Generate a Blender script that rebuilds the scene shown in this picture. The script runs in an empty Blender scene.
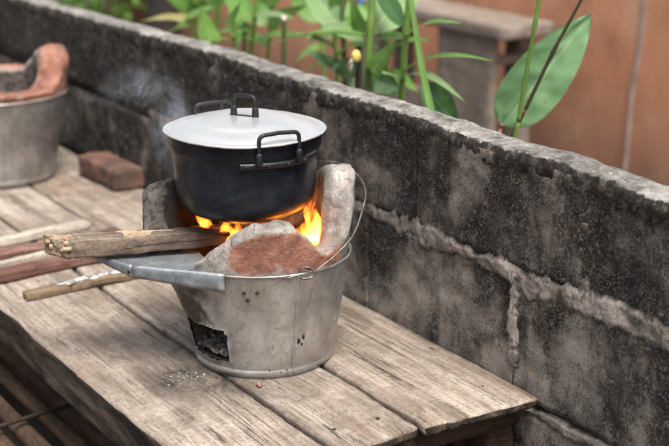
import bpy, bmesh, math, random
from mathutils import Vector, Matrix, noise as mn
random.seed(7)
sc = bpy.context.scene
COL = sc.collection

# ------------------------------------------------------------------ camera
PITCH = math.radians(17.0414)          # camera looks down by this much
AZ = math.radians(147.2054)            # heading of the view in the XY plane
fh = Vector((math.cos(AZ), math.sin(AZ), 0)); rt = Vector((fh.y, -fh.x, 0)); up = Vector((0, 0, 1))
fw = fh*math.cos(PITCH) - up*math.sin(PITCH); cu = rt.cross(fw)
CAM = Vector((1.843, -1.049, 0.872))
cd = bpy.data.cameras.new('camera'); cam = bpy.data.objects.new('camera', cd); COL.objects.link(cam)
m = Matrix((rt, cu, -fw)).transposed().to_4x4(); m.translation = CAM; cam.matrix_world = m
cd.sensor_fit = 'HORIZONTAL'; cd.sensor_width = 36; cd.lens = 74.26; cd.clip_end = 400; cd.clip_start = .05
cd.dof.use_dof = True; cd.dof.focus_distance = 2.09; cd.dof.aperture_fstop = 3.9; cd.dof.aperture_blades = 0
sc.camera = cam
# ------------------------------------------------------------------ sky, sun, exposure
SUN_EL, SUN_AZ = 62, -14               # degrees; azimuth of the sun in the XY plane
w = bpy.data.worlds.new('World'); sc.world = w; w.use_nodes = True
wn = w.node_tree.nodes; wl = w.node_tree.links; bg = wn['Background']
sky = wn.new('ShaderNodeTexSky'); sky.sky_type = 'NISHITA'; sky.sun_disc = False
sky.sun_elevation = math.radians(SUN_EL); sky.sun_rotation = math.radians(90 - SUN_AZ)
sky.dust_density = 4; sky.ozone_density = .6
hs = wn.new('ShaderNodeHueSaturation'); hs.inputs['Saturation'].default_value = .3
wl.new(sky.outputs[0], hs.inputs['Color']); wl.new(hs.outputs[0], bg.inputs[0]); bg.inputs[1].default_value = .08
sd = bpy.data.lights.new('sun', 'SUN'); sun = bpy.data.objects.new('sun', sd); COL.objects.link(sun)
sd.energy = 2.2; sd.angle = math.radians(28); sd.color = (1, .95, .87)
sv = Vector((math.cos(math.radians(SUN_EL))*math.cos(math.radians(SUN_AZ)), math.cos(math.radians(SUN_EL))*math.sin(math.radians(SUN_AZ)), math.sin(math.radians(SUN_EL))))
sun.rotation_euler = sv.to_track_quat('Z', 'Y').to_euler(); sun.location = (3, -3, 5)
sc.view_settings.view_transform = 'Standard'; sc.view_settings.look = 'None'
sc.view_settings.exposure = 1.27; sc.view_settings.gamma = 1
sc.render.engine = 'CYCLES'; sc.cycles.use_denoising = True
sc.cycles.volume_bounces = 1; sc.cycles.max_bounces = 8; sc.cycles.volume_step_rate = 1; sc.cycles.volume_max_steps = 96

# ------------------------------------------------------------------ helpers
def Fr(r, f, z=0.0): return rt*r + fh*f + up*z          # stove frame: right, away, up
def at(px, py, Y):                                       # a sight line met with the vertical plane at depth Y
    d = fw*1380 + rt*(px-334.5) - cu*(py-223); return CAM + d*((Y-CAM.y)/d.y)
def atz(px, py, z):
    d = fw*1380 + rt*(px-334.5) - cu*(py-223); return CAM + d*((z-CAM.z)/d.z)
def nz(p, s, o=3, seed=0.0):
    return mn.fractal(Vector((p[0]*s+seed, p[1]*s+seed*.37, p[2]*s-seed*.61)), 1.0, 2.0, o)
def ss(a, b, x):
    t = max(0.0, min(1.0, (x-a)/(b-a))); return t*t*(3-2*t)
def lerp(a, b, t): return a+(b-a)*t
def interp(tab, x):
    for i in range(len(tab)-1):
        if x <= tab[i+1][0]:
            a, b = tab[i], tab[i+1]; t = (x-a[0])/(b[0]-a[0]); t = t*t*(3-2*t)*.6+t*.4
            return a[1]+(b[1]-a[1])*max(0, t)
    return tab[-1][1]

def obj(name, verts, faces, mat, parent=None, smooth=True, uv=None, attr=None):
    me = bpy.data.meshes.new(name); me.from_pydata([tuple(v) for v in verts], [], faces); me.update()
    if smooth: me.polygons.foreach_set('use_smooth', [True]*len(me.polygons))
    if uv:
        l = me.uv_layers.new(name='UVMap')
        for lp in me.loops: l.data[lp.index].uv = uv[lp.vertex_index]
    if attr:
        for k, vals in attr.items():
            a = me.attributes.new(k, 'FLOAT', 'POINT'); a.data.foreach_set('value', vals)
    o = bpy.data.objects.new(name, me); COL.objects.link(o)
    if mat: me.materials.append(mat)
    if parent: o.parent = parent
    return o
def tag(o, label=None, cat=None, group=None, kind=None):
    if label: o['label'] = label
    if cat: o['category'] = cat
    if group: o['group'] = group
    if kind: o['kind'] = kind
    return o
def thing(name, label, cat, group=None):
    o = bpy.data.objects.new(name, None); COL.objects.link(o); o.empty_display_size = .05
    return tag(o, label, cat, group)
def grid(nu, nv, fn, cu_=False, cv_=False):
    vs = [fn(i/(nu if cu_ else nu-1), j/(nv if cv_ else nv-1)) for i in range(nu) for j in range(nv)]
    fs = []
    for i in range(nu if cu_ else nu-1):
        for j in range(nv if cv_ else nv-1):
            a = i*nv+j; b = ((i+1) % nu)*nv+j; c = ((i+1) % nu)*nv+(j+1) % nv; d = i*nv+(j+1) % nv
            fs.append((a, b, c, d))
    return vs, fs
def gbox(nx, ny, nz_):
    idx = {}; vs = []; fs = []
    def v(i, j, k):
        if (i, j, k) not in idx: idx[(i, j, k)] = len(vs); vs.append((i/nx, j/ny, k/nz_))
        return idx[(i, j, k)]
    for i in range(nx):
        for j in range(ny):
            fs.append((v(i, j, 0), v(i, j+1, 0), v(i+1, j+1, 0), v(i+1, j, 0)))
            fs.append((v(i, j, nz_), v(i+1, j, nz_), v(i+1, j+1, nz_), v(i, j+1, nz_)))
    for i in range(nx):
        for k in range(nz_):
            fs.append((v(i, 0, k), v(i+1, 0, k), v(i+1, 0, k+1), v(i, 0, k+1)))
            fs.append((v(i, ny, k), v(i, ny, k+1), v(i+1, ny, k+1), v(i+1, ny, k)))
    for j in range(ny):
        for k in range(nz_):
            fs.append((v(0, j, k), v(0, j, k+1), v(0, j+1, k+1), v(0, j+1, k)))
            fs.append((v(nx, j, k), v(nx, j+1, k), v(nx, j+1, k+1), v(nx, j, k+1)))
    return vs, fs
def rough_box(x, y, z, n, rad=.006, amp=.002, sc_=25, seed=0.0, chip=0.0, warp=None):
    """box with rounded, uneven edges; x, y, z are (lo, hi)"""
    u, fs = gbox(*n); L = [(x[1]-x[0]), (y[1]-y[0]), (z[1]-z[0])]; C = Vector(((x[0]+x[1])/2, (y[0]+y[1])/2, (z[0]+z[1])/2)); out = []
    for p in u:
        q = Vector([(p[i]-.5)*L[i] for i in range(3)])
        ph = mn.fractal((q+C)*sc_*.7+Vector((seed, 3, 1)), 1, 2, 2)
        rr = rad*(1+chip*max(0, ph))
        rr = min(rr, min(L)*.49)
        cl = Vector([max(-L[i]/2+rr, min(L[i]/2-rr, q[i])) for i in range(3)])
        d = q-cl
        if d.length > 1e-9: nrm = d.normalized(); q = cl+nrm*rr if d.length > rr*.999 else q
        else: nrm = Vector((0, 0, 0))
        if nrm.length < .5:
            k = max(range(3), key=lambda i: abs(p[i]-.5)); nrm = Vector((0, 0, 0)); nrm[k] = 1 if p[k] > .5 else -1
        w_ = q+C
        w_ = w_+nrm*(amp*nz(w_, sc_, 4, seed))
        if warp: w_ = warp(w_)
        out.append(w_)
    return out, fs
def tube(pts, rad, seg=8, caps=True, flat=1.0):
    pts = [Vector(p) for p in pts]; n = len(pts); vs = []; fs = []
    R = rad if isinstance(rad, (list, tuple)) else [rad]*n
    t0 = (pts[1]-pts[0]).normalized(); ref = Vector((0, 0, 1)) if abs(t0.z) < .9 else Vector((1, 0, 0))
    a = t0.cross(ref).normalized()
    for i in range(n):
        t = (pts[min(n-1, i+1)]-pts[max(0, i-1)]).normalized()
        a = (a-t*a.dot(t)).normalized(); b = t.cross(a)
        for s in range(seg):
            g = 2*math.pi*s/seg; vs.append(pts[i]+a*math.cos(g)*R[i]+b*math.sin(g)*R[i]*flat)
    for i in range(n-1):
        for s in range(seg):
            fs.append((i*seg+s, i*seg+(s+1) % seg, (i+1)*seg+(s+1) % seg, (i+1)*seg+s))
    if caps: fs.append(tuple(range(seg-1, -1, -1))); fs.append(tuple(range((n-1)*seg, n*seg)))
    return vs, fs
def spline(pts, n=8):
    P = [Vector(p) for p in pts]; out = []
    for i in range(len(P)-1):
        p0 = P[max(0, i-1)]; p1 = P[i]; p2 = P[i+1]; p3 = P[min(len(P)-1, i+2)]
        for k in range(n):
            t = k/n; out.append(.5*((2*p1)+(p2-p0)*t+(2*p0-5*p1+4*p2-p3)*t*t+(3*p1-p0-3*p2+p3)*t**3))
    out.append(P[-1]); return out
def lathe(prof, seg=64, c=Vector((0, 0, 0)), jit=None):
    n = len(prof); vs = []; fs = []
    for i in range(seg):
        g = 2*math.pi*i/seg
        for (r, z) in prof:
            if jit: r, z = jit(r, z, g)
            vs.append(c+Vector((r*math.cos(g), r*math.sin(g), z)))
    for i in range(seg):
        for j in range(n-1):
            a = i*n+j; b = ((i+1) % seg)*n+j; fs.append((a, b, b+1, a+1))
    return vs, fs
def join(*ms):
    V = []; F = []
    for v, f in ms:
        o = len(V); V += list(v); F += [tuple(i+o for i in q) for q in f]
    return V, F
def lump(c, r, sub=2, amp=.25, s=1.2, seed=0.0, sq=(1, 1, 1)):
    bm = bmesh.new(); bmesh.ops.create_icosphere(bm, subdivisions=sub, radius=1)
    vs = [Vector(c)+Vector((v.co.x*sq[0], v.co.y*sq[1], v.co.z*sq[2]))*r*(1+amp*nz(v.co, s, 3, seed)) for v in bm.verts]
    fs = [tuple(v.index for v in f.verts) for f in bm.faces]; bm.free(); return vs, fs

class Mat:
    def __init__(s, name, rough=.8, metal=0.0, spec=.4):
        s.m = bpy.data.materials.new(name); s.m.use_nodes = True; s.t = s.m.node_tree; s.b = s.t.nodes['Principled BSDF']
        s.set('Roughness', rough); s.set('Metallic', metal); s.set('Specular IOR Level', spec)
        s.tc = s.t.nodes.new('ShaderNodeTexCoord'); s.nb = None
    def lk(s, a, b):
        s.t.links.new(a, b)
    def put(s, sock, v):
        if hasattr(v, 'is_output'): s.t.links.new(v, sock)
        elif isinstance(v, (tuple, list)) and len(v) == 3 and sock.type == 'RGBA': sock.default_value = (*v, 1)
        else: sock.default_value = v
    def set(s, k, v): s.put(s.b.inputs[k], v)
    def vec(s, scale=(1, 1, 1), loc=(0, 0, 0), rot=(0, 0, 0), src='Object'):
        n = s.t.nodes.new('ShaderNodeMapping'); n.inputs['Scale'].default_value = scale; n.inputs['Location'].default_value = loc; n.inputs['Rotation'].default_value = rot
        s.lk(s.tc.outputs[src], n.inputs[0]); return n.outputs[0]
    def noise(s, scale, v=None, detail=6, rough=.6, dist=0.0):
        n = s.t.nodes.new('ShaderNodeTexNoise'); n.inputs['Scale'].default_value = scale; n.inputs['Detail'].default_value = detail
        n.inputs['Roughness'].default_value = rough; n.inputs['Distortion'].default_value = dist
        s.lk(v if v is not None else s.tc.outputs['Object'], n.inputs['Vector']); return n.outputs['Fac']
    def vor(s, scale, v=None, feat='F1', rnd=1.0):
        n = s.t.nodes.new('ShaderNodeTexVoronoi'); n.feature = feat; n.inputs['Scale'].default_value = scale; n.inputs['Randomness'].default_value = rnd
        s.lk(v if v is not None else s.tc.outputs['Object'], n.inputs['Vector']); return n.outputs['Distance']
    def ramp(s, fac, st, mode='LINEAR'):
        n = s.t.nodes.new('ShaderNodeValToRGB'); cr = n.color_ramp; cr.interpolation = mode
        while len(cr.elements) < len(st): cr.elements.new(.5)
        for e, (p, c) in zip(cr.elements, st):
            e.position = p; e.color = (*c, 1) if isinstance(c, (tuple, list)) else (c, c, c, 1)
        s.lk(fac, n.inputs[0]); return n.outputs[0]
    def mix(s, fac, a, b, blend='MIX'):
        n = s.t.nodes.new('ShaderNodeMix'); n.data_type = 'RGBA'; n.blend_type = blend
        s.put(n.inputs[0], fac); s.put(n.inputs[6], a); s.put(n.inputs[7], b); return n.outputs[2]
    def math(s, op, a, b=0.0, c=0.0, clamp=False):
        n = s.t.nodes.new('ShaderNodeMath'); n.operation = op; n.use_clamp = clamp
        s.put(n.inputs[0], a); s.put(n.inputs[1], b); s.put(n.inputs[2], c); return n.outputs[0]
    def attr(s, name):
        n = s.t.nodes.new('ShaderNodeAttribute'); n.attribute_name = name; return n.outputs['Fac']
    def xyz(s, v=None):
        n = s.t.nodes.new('ShaderNodeSeparateXYZ'); s.lk(v if v is not None else s.tc.outputs['Object'], n.inputs[0]); return n.outputs
    def bump(s, h, strength=.5, dist=.002):
        n = s.t.nodes.new('ShaderNodeBump'); n.inputs['Strength'].default_value = strength; n.inputs['Distance'].default_value = dist
        s.lk(h, n.inputs['Height'])
        if s.nb is not None: s.lk(s.nb, n.inputs['Normal'])
        s.nb = n.outputs[0]; s.lk(s.nb, s.b.inputs['Normal'])
    def rnd(s):
        n = s.t.nodes.new('ShaderNodeObjectInfo'); return n.outputs['Random']

# ------------------------------------------------------------------ materials
def wood_mat(name, dark, mid, light, axis='X', rough=.85, stain=.6, red=None, soot=0.0, saw=0.0, bark=False):
    M = Mat(name, rough, spec=.25)
    ax = {'X': (1, 0, 0), 'Y': (0, 1, 0), 'R': (0, 0, 0)}[axis]
    n = M.t.nodes.new('ShaderNodeVectorMath'); n.operation = 'ADD'   # each board its own piece of grain
    cmb = M.t.nodes.new('ShaderNodeCombineXYZ'); q = M.math('MULTIPLY', M.rnd(), 31.0)
    for i in range(3): M.lk(q, cmb.inputs[i])
    M.lk(M.tc.outputs['Object'], n.inputs[0]); M.lk(cmb.outputs[0], n.inputs[1])
    def mp(a, b):
        k = M.t.nodes.new('ShaderNodeMapping')
        k.inputs['Scale'].default_value = (a, b, b) if axis == 'X' else (b, a, b)
        if axis == 'R': k.inputs['Rotation'].default_value = (0, 0, -math.atan2(rt.y, rt.x)); k.inputs['Scale'].default_value = (a, b, b)
        M.lk(n.outputs[0], k.inputs[0]); return k.outputs[0]
    g1 = M.noise(1, mp(2.2, 30), 8, .68, .35); g2 = M.noise(1, mp(11, 330), 5, .75); big = M.noise(3.2, n.outputs[0], 5, .6, .4); fine = M.noise(160, n.outputs[0], 4, .7)
    mid_n = M.noise(16, n.outputs[0], 6, .65, .6)
    c = M.ramp(g1, [(.34, dark), (.47, mid), (.6, light)])
    c = M.mix(M.ramp(g2, [(.34, .9), (.5, 0)]), c, tuple(x*.42 for x in dark))
    c = M.mix(M.math('MULTIPLY', M.ramp(big, [(.38, 1), (.6, 0)]), stain), c, tuple(x*.6 for x in mid))
    c = M.mix(M.ramp(mid_n, [(.5, 0), (.72, .45)]), c, tuple(min(1, x*1.25) for x in light))
    c = M.mix(M.ramp(mid_n, [(.28, .5), (.42, 0)]), c, tuple(x*.7 for x in dark))
    c = M.mix(M.ramp(M.noise(7, mp(.5, 1.2), 6, .62, .8), [(.5, 0), (.64, .5)]), c, tuple(x*y for x, y in zip(mid, (.72, .62, .53))))
    c = M.mix(M.ramp(M.noise(9, n.outputs[0], 7, .7, .9), [(.33, .6), (.46, 0)]), c, tuple(x*.8 for x in dark))
    ck = M.noise(1, mp(1.3, 46), 3, .5, .8)
    crack = M.ramp(M.math('ABSOLUTE', M.math('SUBTRACT', ck, .5)), [(.0, 1), (.011, 0)])
    gate = M.ramp(M.noise(1, mp(2.6, 15), 3, .5), [(.5, 0), (.58, 1)])
    crack = M.math('MULTIPLY', crack, gate)
    c = M.mix(M.math('MULTIPLY', crack, .85), c, (.035, .026, .02))
    c = M.mix(M.math('MULTIPLY', M.ramp(fine, [(.36, 1), (.5, 0)]), .45), c, tuple(x*.45 for x in dark))
    sp = M.ramp(M.vor(95, n.outputs[0]), [(.05, 1), (.14, 0)])
    sp = M.math('MULTIPLY', sp, M.ramp(M.noise(14, n.outputs[0], 3), [(.52, 0), (.66, .8)]))
    c = M.mix(sp, c, (.05, .042, .036))
    h = M.math('ADD', M.math('MULTIPLY', g2, .6), M.math('MULTIPLY', fine, .35))
    if saw:
        wv = M.t.nodes.new('ShaderNodeTexWave'); wv.inputs['Scale'].default_value = 60; wv.inputs['Distortion'].default_value = 2.5; wv.inputs['Detail'].default_value = 3
        mpn = M.vec(rot=(0, 0, .35)); M.lk(mpn, wv.inputs['Vector'])
        sw = M.math('MULTIPLY', wv.outputs['Fac'], M.ramp(M.noise(5, n.outputs[0], 3), [(.4, 0), (.6, 1)]))
        c = M.mix(M.math('MULTIPLY', sw, saw), c, tuple(x*.5 for x in mid)); h = M.math('ADD', h, M.math('MULTIPLY', sw, .2))
    if soot:     # soot, and contact shadow painted in, on boards round the stove's air door
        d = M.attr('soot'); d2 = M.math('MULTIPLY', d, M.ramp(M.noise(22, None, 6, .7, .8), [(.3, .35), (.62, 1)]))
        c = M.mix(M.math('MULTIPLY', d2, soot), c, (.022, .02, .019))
    if bark:
        c = M.mix(M.math('MULTIPLY', M.rnd(), .42), c, M.mix(1.0, c, (.72, .58, .46), 'MULTIPLY'))
        bk = M.attr('bark'); bc_ = M.ramp(M.noise(1, mp(5, 40), 7, .7, .5), [(.38, (.01, .008, .006)), (.5, (.045, .032, .025)), (.66, (.13, .1, .078))])
        c = M.mix(M.ramp(M.math('ADD', bk, M.math('MULTIPLY', M.math('SUBTRACT', mid_n, .5), .3)), [(.35, 0), (.6, 1)]), c, bc_)
    M.set('Base Color', c)
    M.bump(g1, .5, .003); M.bump(h, .55, .0016); M.bump(M.math('SUBTRACT', 1.0, crack), .8, .004)
    return M.m
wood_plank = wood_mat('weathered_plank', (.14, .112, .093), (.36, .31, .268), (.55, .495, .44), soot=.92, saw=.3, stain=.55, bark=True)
wood_dark = wood_mat('dark_timber', (.055, .042, .034), (.13, .1, .08), (.24, .19, .15), stain=.75)
wood_beam = wood_mat('reddish_beam', (.03, .016, .012), (.065, .034, .026), (.1, .06, .045), 'Y')
wood_log = wood_mat('firewood', (.1, .072, .055), (.21, .16, .125), (.33, .265, .21), 'X', saw=.3, stain=.5, soot=.97)
wood_split = wood_mat('split_wood', (.24, .16, .1), (.4, .285, .19), (.52, .4, .28), 'X', stain=.2)
wood_red = wood_mat('red_stick', (.1, .05, .042), (.19, .095, .08), (.3, .19, .16), 'X')
wood_pale = wood_mat('pale_stick', (.26, .21, .17), (.42, .36, .3), (.55, .49, .42), 'X')
wood_brown = wood_mat('brown_stick', (.09, .058, .038), (.19, .125, .08), (.28, .2, .135), 'X')
wood_pole = wood_mat('pole_wood', (.035, .022, .014), (.08, .05, .032), (.14, .09, .058), 'X')
wood_grey = wood_mat('grey_table_wood', (.14, .112, .092), (.255, .21, .176), (.36, .305, .262), 'X')

def wall_mat(name, cover, light, seed):
    """mould-blackened render: cover = how much of it is black"""
    M = Mat(name, .93, spec=.2)
    v = M.vec(loc=(seed, seed*.3, 0)); vs = M.vec(scale=(1, 1, .28), loc=(seed*2, 0, 0))
    big = M.noise(4.2, v, 7, .62, .5); st = M.noise(17, vs, 6, .68, .5); mid = M.noise(34, v, 7, .7, .3); fine = M.noise(260, v, 5, .85)
    black = M.math('ADD', M.math('MULTIPLY', big, .6), M.math('ADD', M.math('MULTIPLY', st, .24), M.math('MULTIPLY', mid, .2)))
    sx = M.xyz()[0]; black = M.math('ADD', black, M.math('MULTIPLY', M.ramp(M.math('MULTIPLY_ADD', sx, -.5, .0), [(.12, 0), (.4, 1)]), .07))
    c = M.ramp(black, [(cover-.075, tuple(x*1.25 for x in light)), (cover-.02, tuple(x*.7 for x in light)), (cover+.025, (.055, .049, .044)), (cover+.065, (.014, .013, .0125))])
    c = M.mix(M.math('MULTIPLY', M.ramp(fine, [(.38, 1), (.5, 0)]), M.ramp(M.noise(24, v, 6, .7, .5), [(.4, .25), (.58, 1)])), c, (.014, .012, .011))
    c = M.mix(M.math('MULTIPLY', M.ramp(fine, [(.52, 0), (.63, .85)]), M.ramp(mid, [(.38, .15), (.58, 1)])), c, tuple(min(1, x*1.35) for x in light))
    lich = M.math('MULTIPLY', M.ramp(M.noise(80, v, 6, .78), [(.56, 0), (.64, 1)]), M.ramp(M.noise(9, v, 4), [(.44, 0), (.58, 1)]))
    c = M.mix(M.math('MULTIPLY', lich, .8), c, (.27, .28, .29))
    # a few rusty-brown washes
    c = M.mix(M.ramp(M.noise(6, v, 4, .6, 1), [(.58, 0), (.78, .3)]), c, (.09, .068, .052))
    M.set('Base Color', c); M.bump(mid, .7, .008); M.bump(M.noise(130, v, 6, .8), 1.0, .0045); M.bump(M.noise(420, v, 3, .7), .6, .0015)
    return M.m
mat_block_up = wall_mat('mouldy_render', .486, (.25, .217, .193), 3.1)
mat_block_low = wall_mat('grey_render', .522, (.27, .235, .208), 8.4)
M = Mat('mortar', .9, spec=.2)
mo = M.noise(14, None, 7, .65, .4); mf = M.noise(240, None, 5, .8)
mc = M.ramp(mo, [(.33, (.07, .06, .052)), (.44, (.2, .175, .155)), (.58, (.36, .318, .285))])
mc = M.mix(M.ramp(M.noise(45, None, 6, .7, .4), [(.36, .85), (.5, 0)]), mc, (.05, .043, .037))
mc = M.mix(M.ramp(mf, [(.33, .9), (.48, 0)]), mc, (.045, .038, .033))
mc = M.mix(M.math('SUBTRACT', 1.0, M.attr('proud'), clamp=True), mc, (.035, .03, .027))
M.set('Base Color', mc); M.bump(mo, .5, .005); M.bump(mf, .6, .0016); mat_mortar = M.m
M = Mat('coping_plaster', .92, spec=.2)
a = M.noise(26, None, 7, .7, .3); b_ = M.noise(170, None, 5, .75); g = M.noise(5, None, 5, .6, .5)
cc = M.ramp(a, [(.32, (.05, .045, .041)), (.44, (.17, .158, .144)), (.56, (.3, .285, .265)), (.7, (.45, .43, .4))])
cc = M.mix(M.ramp(b_, [(.33, .85), (.47, 0)]), cc, (.03, .028, .026))
cc = M.mix(M.ramp(g, [(.36, .55), (.5, 0)]), cc, (.06, .056, .052))
cc = M.mix(M.ramp(M.noise(70, None, 4, .7), [(.6, 0), (.68, .6)]), cc, (.55, .54, .5))
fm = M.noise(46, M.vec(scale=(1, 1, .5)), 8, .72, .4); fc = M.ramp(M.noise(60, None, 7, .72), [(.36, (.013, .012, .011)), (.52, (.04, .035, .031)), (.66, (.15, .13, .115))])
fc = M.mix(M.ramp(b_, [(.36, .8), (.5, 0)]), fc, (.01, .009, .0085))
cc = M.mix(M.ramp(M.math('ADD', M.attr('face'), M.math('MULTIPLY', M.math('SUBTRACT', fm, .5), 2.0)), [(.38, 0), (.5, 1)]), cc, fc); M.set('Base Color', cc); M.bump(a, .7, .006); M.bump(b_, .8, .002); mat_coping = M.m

M = Mat('galvanised_bucket', .48, .8, .5)
v = M.vec(scale=(1, 1, 1)); n1 = M.noise(9, v, 6, .6, .6); n2 = M.noise(60, v, 6, .7, .3); n3 = M.noise(24, M.vec(scale=(1, 1, .2)), 5, .6)
c = M.ramp(n1, [(.3, (.29, .275, .262)), (.48, (.46, .443, .428)), (.65, (.64, .622, .605))])
c = M.mix(M.ramp(n2, [(.3, .7), (.45, 0)]), c, (.22, .185, .155))
c = M.mix(M.ramp(n3, [(.55, 0), (.75, .5)]), c, (.26, .22, .19))
film = M.math('MULTIPLY', M.ramp(M.noise(5, v, 7, .68, 1.0), [(.46, 0), (.62, 1)]), .5); c = M.mix(film, c, (.24, .205, .175))
scr = M.ramp(M.math('ABSOLUTE', M.math('SUBTRACT', M.noise(16, M.vec(scale=(1, 1, .25), rot=(.5, .3, 0)), 3, .5, 1.5), .5)), [(0, 1), (.008, 0)]); c = M.mix(M.math('MULTIPLY', scr, .4), c, (.16, .13, .11))
spk = M.math('MULTIPLY', M.ramp(M.vor(70, v), [(.06, 1), (.16, 0)]), M.ramp(M.noise(12, v, 3), [(.55, 0), (.64, 1)]))
c = M.mix(spk, c, (.06, .035, .025))
sm = M.math('MULTIPLY', M.attr('soot'), M.ramp(M.noise(30, v, 7, .72, .7), [(.3, .3), (.6, 1.1)]), clamp=True)
c = M.mix(sm, c, (.03, .023, .018)); M.set('Base Color', c)
M.set('Roughness', M.ramp(n2, [(.3, .55), (.6, .3)])); M.set('Metallic', M.math('SUBTRACT', .72, M.math('MULTIPLY', sm, .6)))
M.bump(n1, .25, .004); M.bump(n2, .3, .0008); mat_bucket = M.m
M = Mat('bluish_zinc', .5, .65, .5)
n1 = M.noise(28, None, 6, .65, .5); n2 = M.noise(90, None, 5, .7)
c = M.ramp(n1, [(.3, (.16, .19, .22)), (.5, (.3, .33, .36)), (.68, (.45, .47, .48))]); c = M.mix(M.ramp(n2, [(.32, .7), (.46, 0)]), c, (.16, .13, .11))
M.set('Base Color', c); M.bump(n1, .3, .002); M.bump(n2, .3, .0007); mat_zinc = M.m

def clay_mat(name, tone, ashy):
    M = Mat(name, .9, spec=.2)
    n1 = M.noise(20, None, 7, .65, .5); n2 = M.noise(70, None, 6, .7, .3); n3 = M.noise(260, None, 4, .7)
    red = M.ramp(n1, [(.34, tuple(x*.55 for x in tone)), (.5, tone), (.66, tuple(min(1, x*1.2+.05) for x in tone))])
    red = M.mix(M.ramp(n2, [(.54, 0), (.68, .55)]), red, (.36, .27, .23)); red = M.mix(M.ramp(n2, [(.34, .5), (.46, 0)]), red, tuple(x*.4 for x in tone))
    cem = M.ramp(n1, [(.3, (.15, .132, .118)), (.5, (.3, .272, .25)), (.7, (.45, .415, .385))])
    cem = M.mix(M.ramp(n2, [(.34, .6), (.48, 0)]), cem, (.1, .09, .08)); cem = M.mix(M.ramp(n2, [(.56, 0), (.7, .7)]), cem, (.52, .5, .47))
    k = M.ramp(M.math('ADD', M.attr('cement'), M.math('MULTIPLY', M.math('SUBTRACT', M.noise(26, None, 8, .75, .5), .5), 1.7)), [(.36, 0), (.5, .6), (.6, 1)])
    c = M.mix(M.math('MULTIPLY', k, ashy), red, cem)
    sm = M.math('ADD', M.attr('soot'), M.math('MULTIPLY', M.math('SUBTRACT', n2, .5), .8)); sm = M.math('MULTIPLY', M.ramp(sm, [(.3, 0), (.7, 1)]), M.math('GREATER_THAN', M.attr('soot'), .02))
    c = M.mix(sm, c, (.022, .018, .016)); c = M.mix(M.ramp(n3, [(.3, .5), (.44, 0)]), c, (.06, .045, .038))
    ce_ = M.vor(24, M.vec(scale=(1, 1, .7)), 'DISTANCE_TO_EDGE'); ckk = M.math('MULTIPLY', M.ramp(ce_, [(.0, 1), (.018, 0)]), M.ramp(M.noise(9, None, 4, .6), [(.5, 0), (.6, 1)]))
    c = M.mix(M.math('MULTIPLY', ckk, .8), c, (.035, .028, .024))
    M.set('Base Color', c); M.bump(n1, .6, .007); M.bump(n2, .8, .004); M.bump(n3, .6, .0012); M.bump(M.math('SUBTRACT', 1.0, ckk), .7, .003); return M.m
mat_clay = clay_mat('fired_clay_ashy', (.3, .135, .095), 1.0)
mat_clay2 = clay_mat('fired_clay_orange', (.31, .14, .1), .8)

M = Mat('sooty_pot', .42, 0, .3)
n1 = M.noise(11, None, 6, .65, .6); n2 = M.noise(90, None, 5, .7)
M.set('Base Color', M.ramp(n1, [(.34, (.004, .0048, .0075)), (.52, (.009, .011, .0165)), (.68, (.024, .027, .034))]))
M.set('Roughness', M.ramp(n2, [(.3, .42), (.65, .2)])); M.bump(n1, .2, .003); M.bump(n2, .2, .0005); mat_pot = M.m
M = Mat('black_handle', .42, 0, .35); n2 = M.noise(120, None, 4)
M.set('Base Color', M.ramp(n2, [(.3, (.007, .0075, .009)), (.7, (.018, .019, .022))])); M.bump(n2, .2, .0005); mat_handle = M.m
M = Mat('aluminium_lid', .3, .72, .5); n1 = M.noise(12, None, 5, .6, .4)
ring = M.noise(1, M.vec(scale=(3, 3, 3)), 3)
M.set('Base Color', M.ramp(n1, [(.3, (.68, .69, .71)), (.7, (.84, .84, .84))])); M.set('Roughness', M.ramp(M.noise(40, None, 5), [(.3, .36), (.7, .3)]))
M.bump(n1, .12, .003); mat_lid = M.m
M = Mat('wire', .5, .6); M.set('Base Color', M.ramp(M.noise(60), [(.35, (.1, .075, .06)), (.65, (.34, .31, .28))])); mat_wire = M.m
M = Mat('rust_dark', .8, .2); M.set('Base Color', M.ramp(M.noise(200), [(.35, (.012, .009, .008)), (.65, (.05, .03, .02))])); mat_rust = M.m
M = Mat('charcoal', .85, 0, .3); n1 = M.noise(60, None, 6, .7)
M.set('Base Color', M.ramp(n1, [(.35, (.01, .01, .01)), (.6, (.03, .028, .026)), (.75, (.3, .29, .28))])); M.bump(n1, .8, .004); mat_char = M.m
M = Mat('embers', .9); n1 = M.noise(55, None, 5, .65); M.set('Base Color', (.02, .015, .012)); M.set('Emission Color', M.ramp(n1, [(.4, (.9, .08, .01)), (.65, (1, .3, .05))]))
M.set('Emission Strength', M.ramp(n1, [(.44, 0), (.62, 1)])); em = M.math('MULTIPLY', M.ramp(n1, [(.44, 0), (.65, 1)]), 3.0); M.set('Emission Strength', em); mat_ember = M.m
M = Mat('ash', .95, 0, .2); n1 = M.noise(140, None, 6, .75); n2 = M.noise(35, None, 5)
c = M.ramp(n1, [(.36, (.018, .017, .017)), (.54, (.11, .105, .105)), (.7, (.36, .35, .35))]); c = M.mix(M.ramp(n2, [(.35, .7), (.6, 0)]), c, (.04, .037, .036))
M.set('Base Color', c); M.bump(n1, .9, .003); mat_ash = M.m
M = Mat('soot_clay_inside', .95, 0, .15); n1 = M.noise(80, None, 6, .7)
M.set('Base Color', M.ramp(n1, [(.35, (.016, .013, .011)), (.6, (.06, .045, .036)), (.75, (.13, .1, .08))])); M.bump(n1, .8, .003); mat_inside = M.m
M = Mat('brick_red', .9, 0, .2); n1 = M.noise(9, None, 6, .65, .6); n2 = M.noise(90, None, 5, .7)
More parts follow.
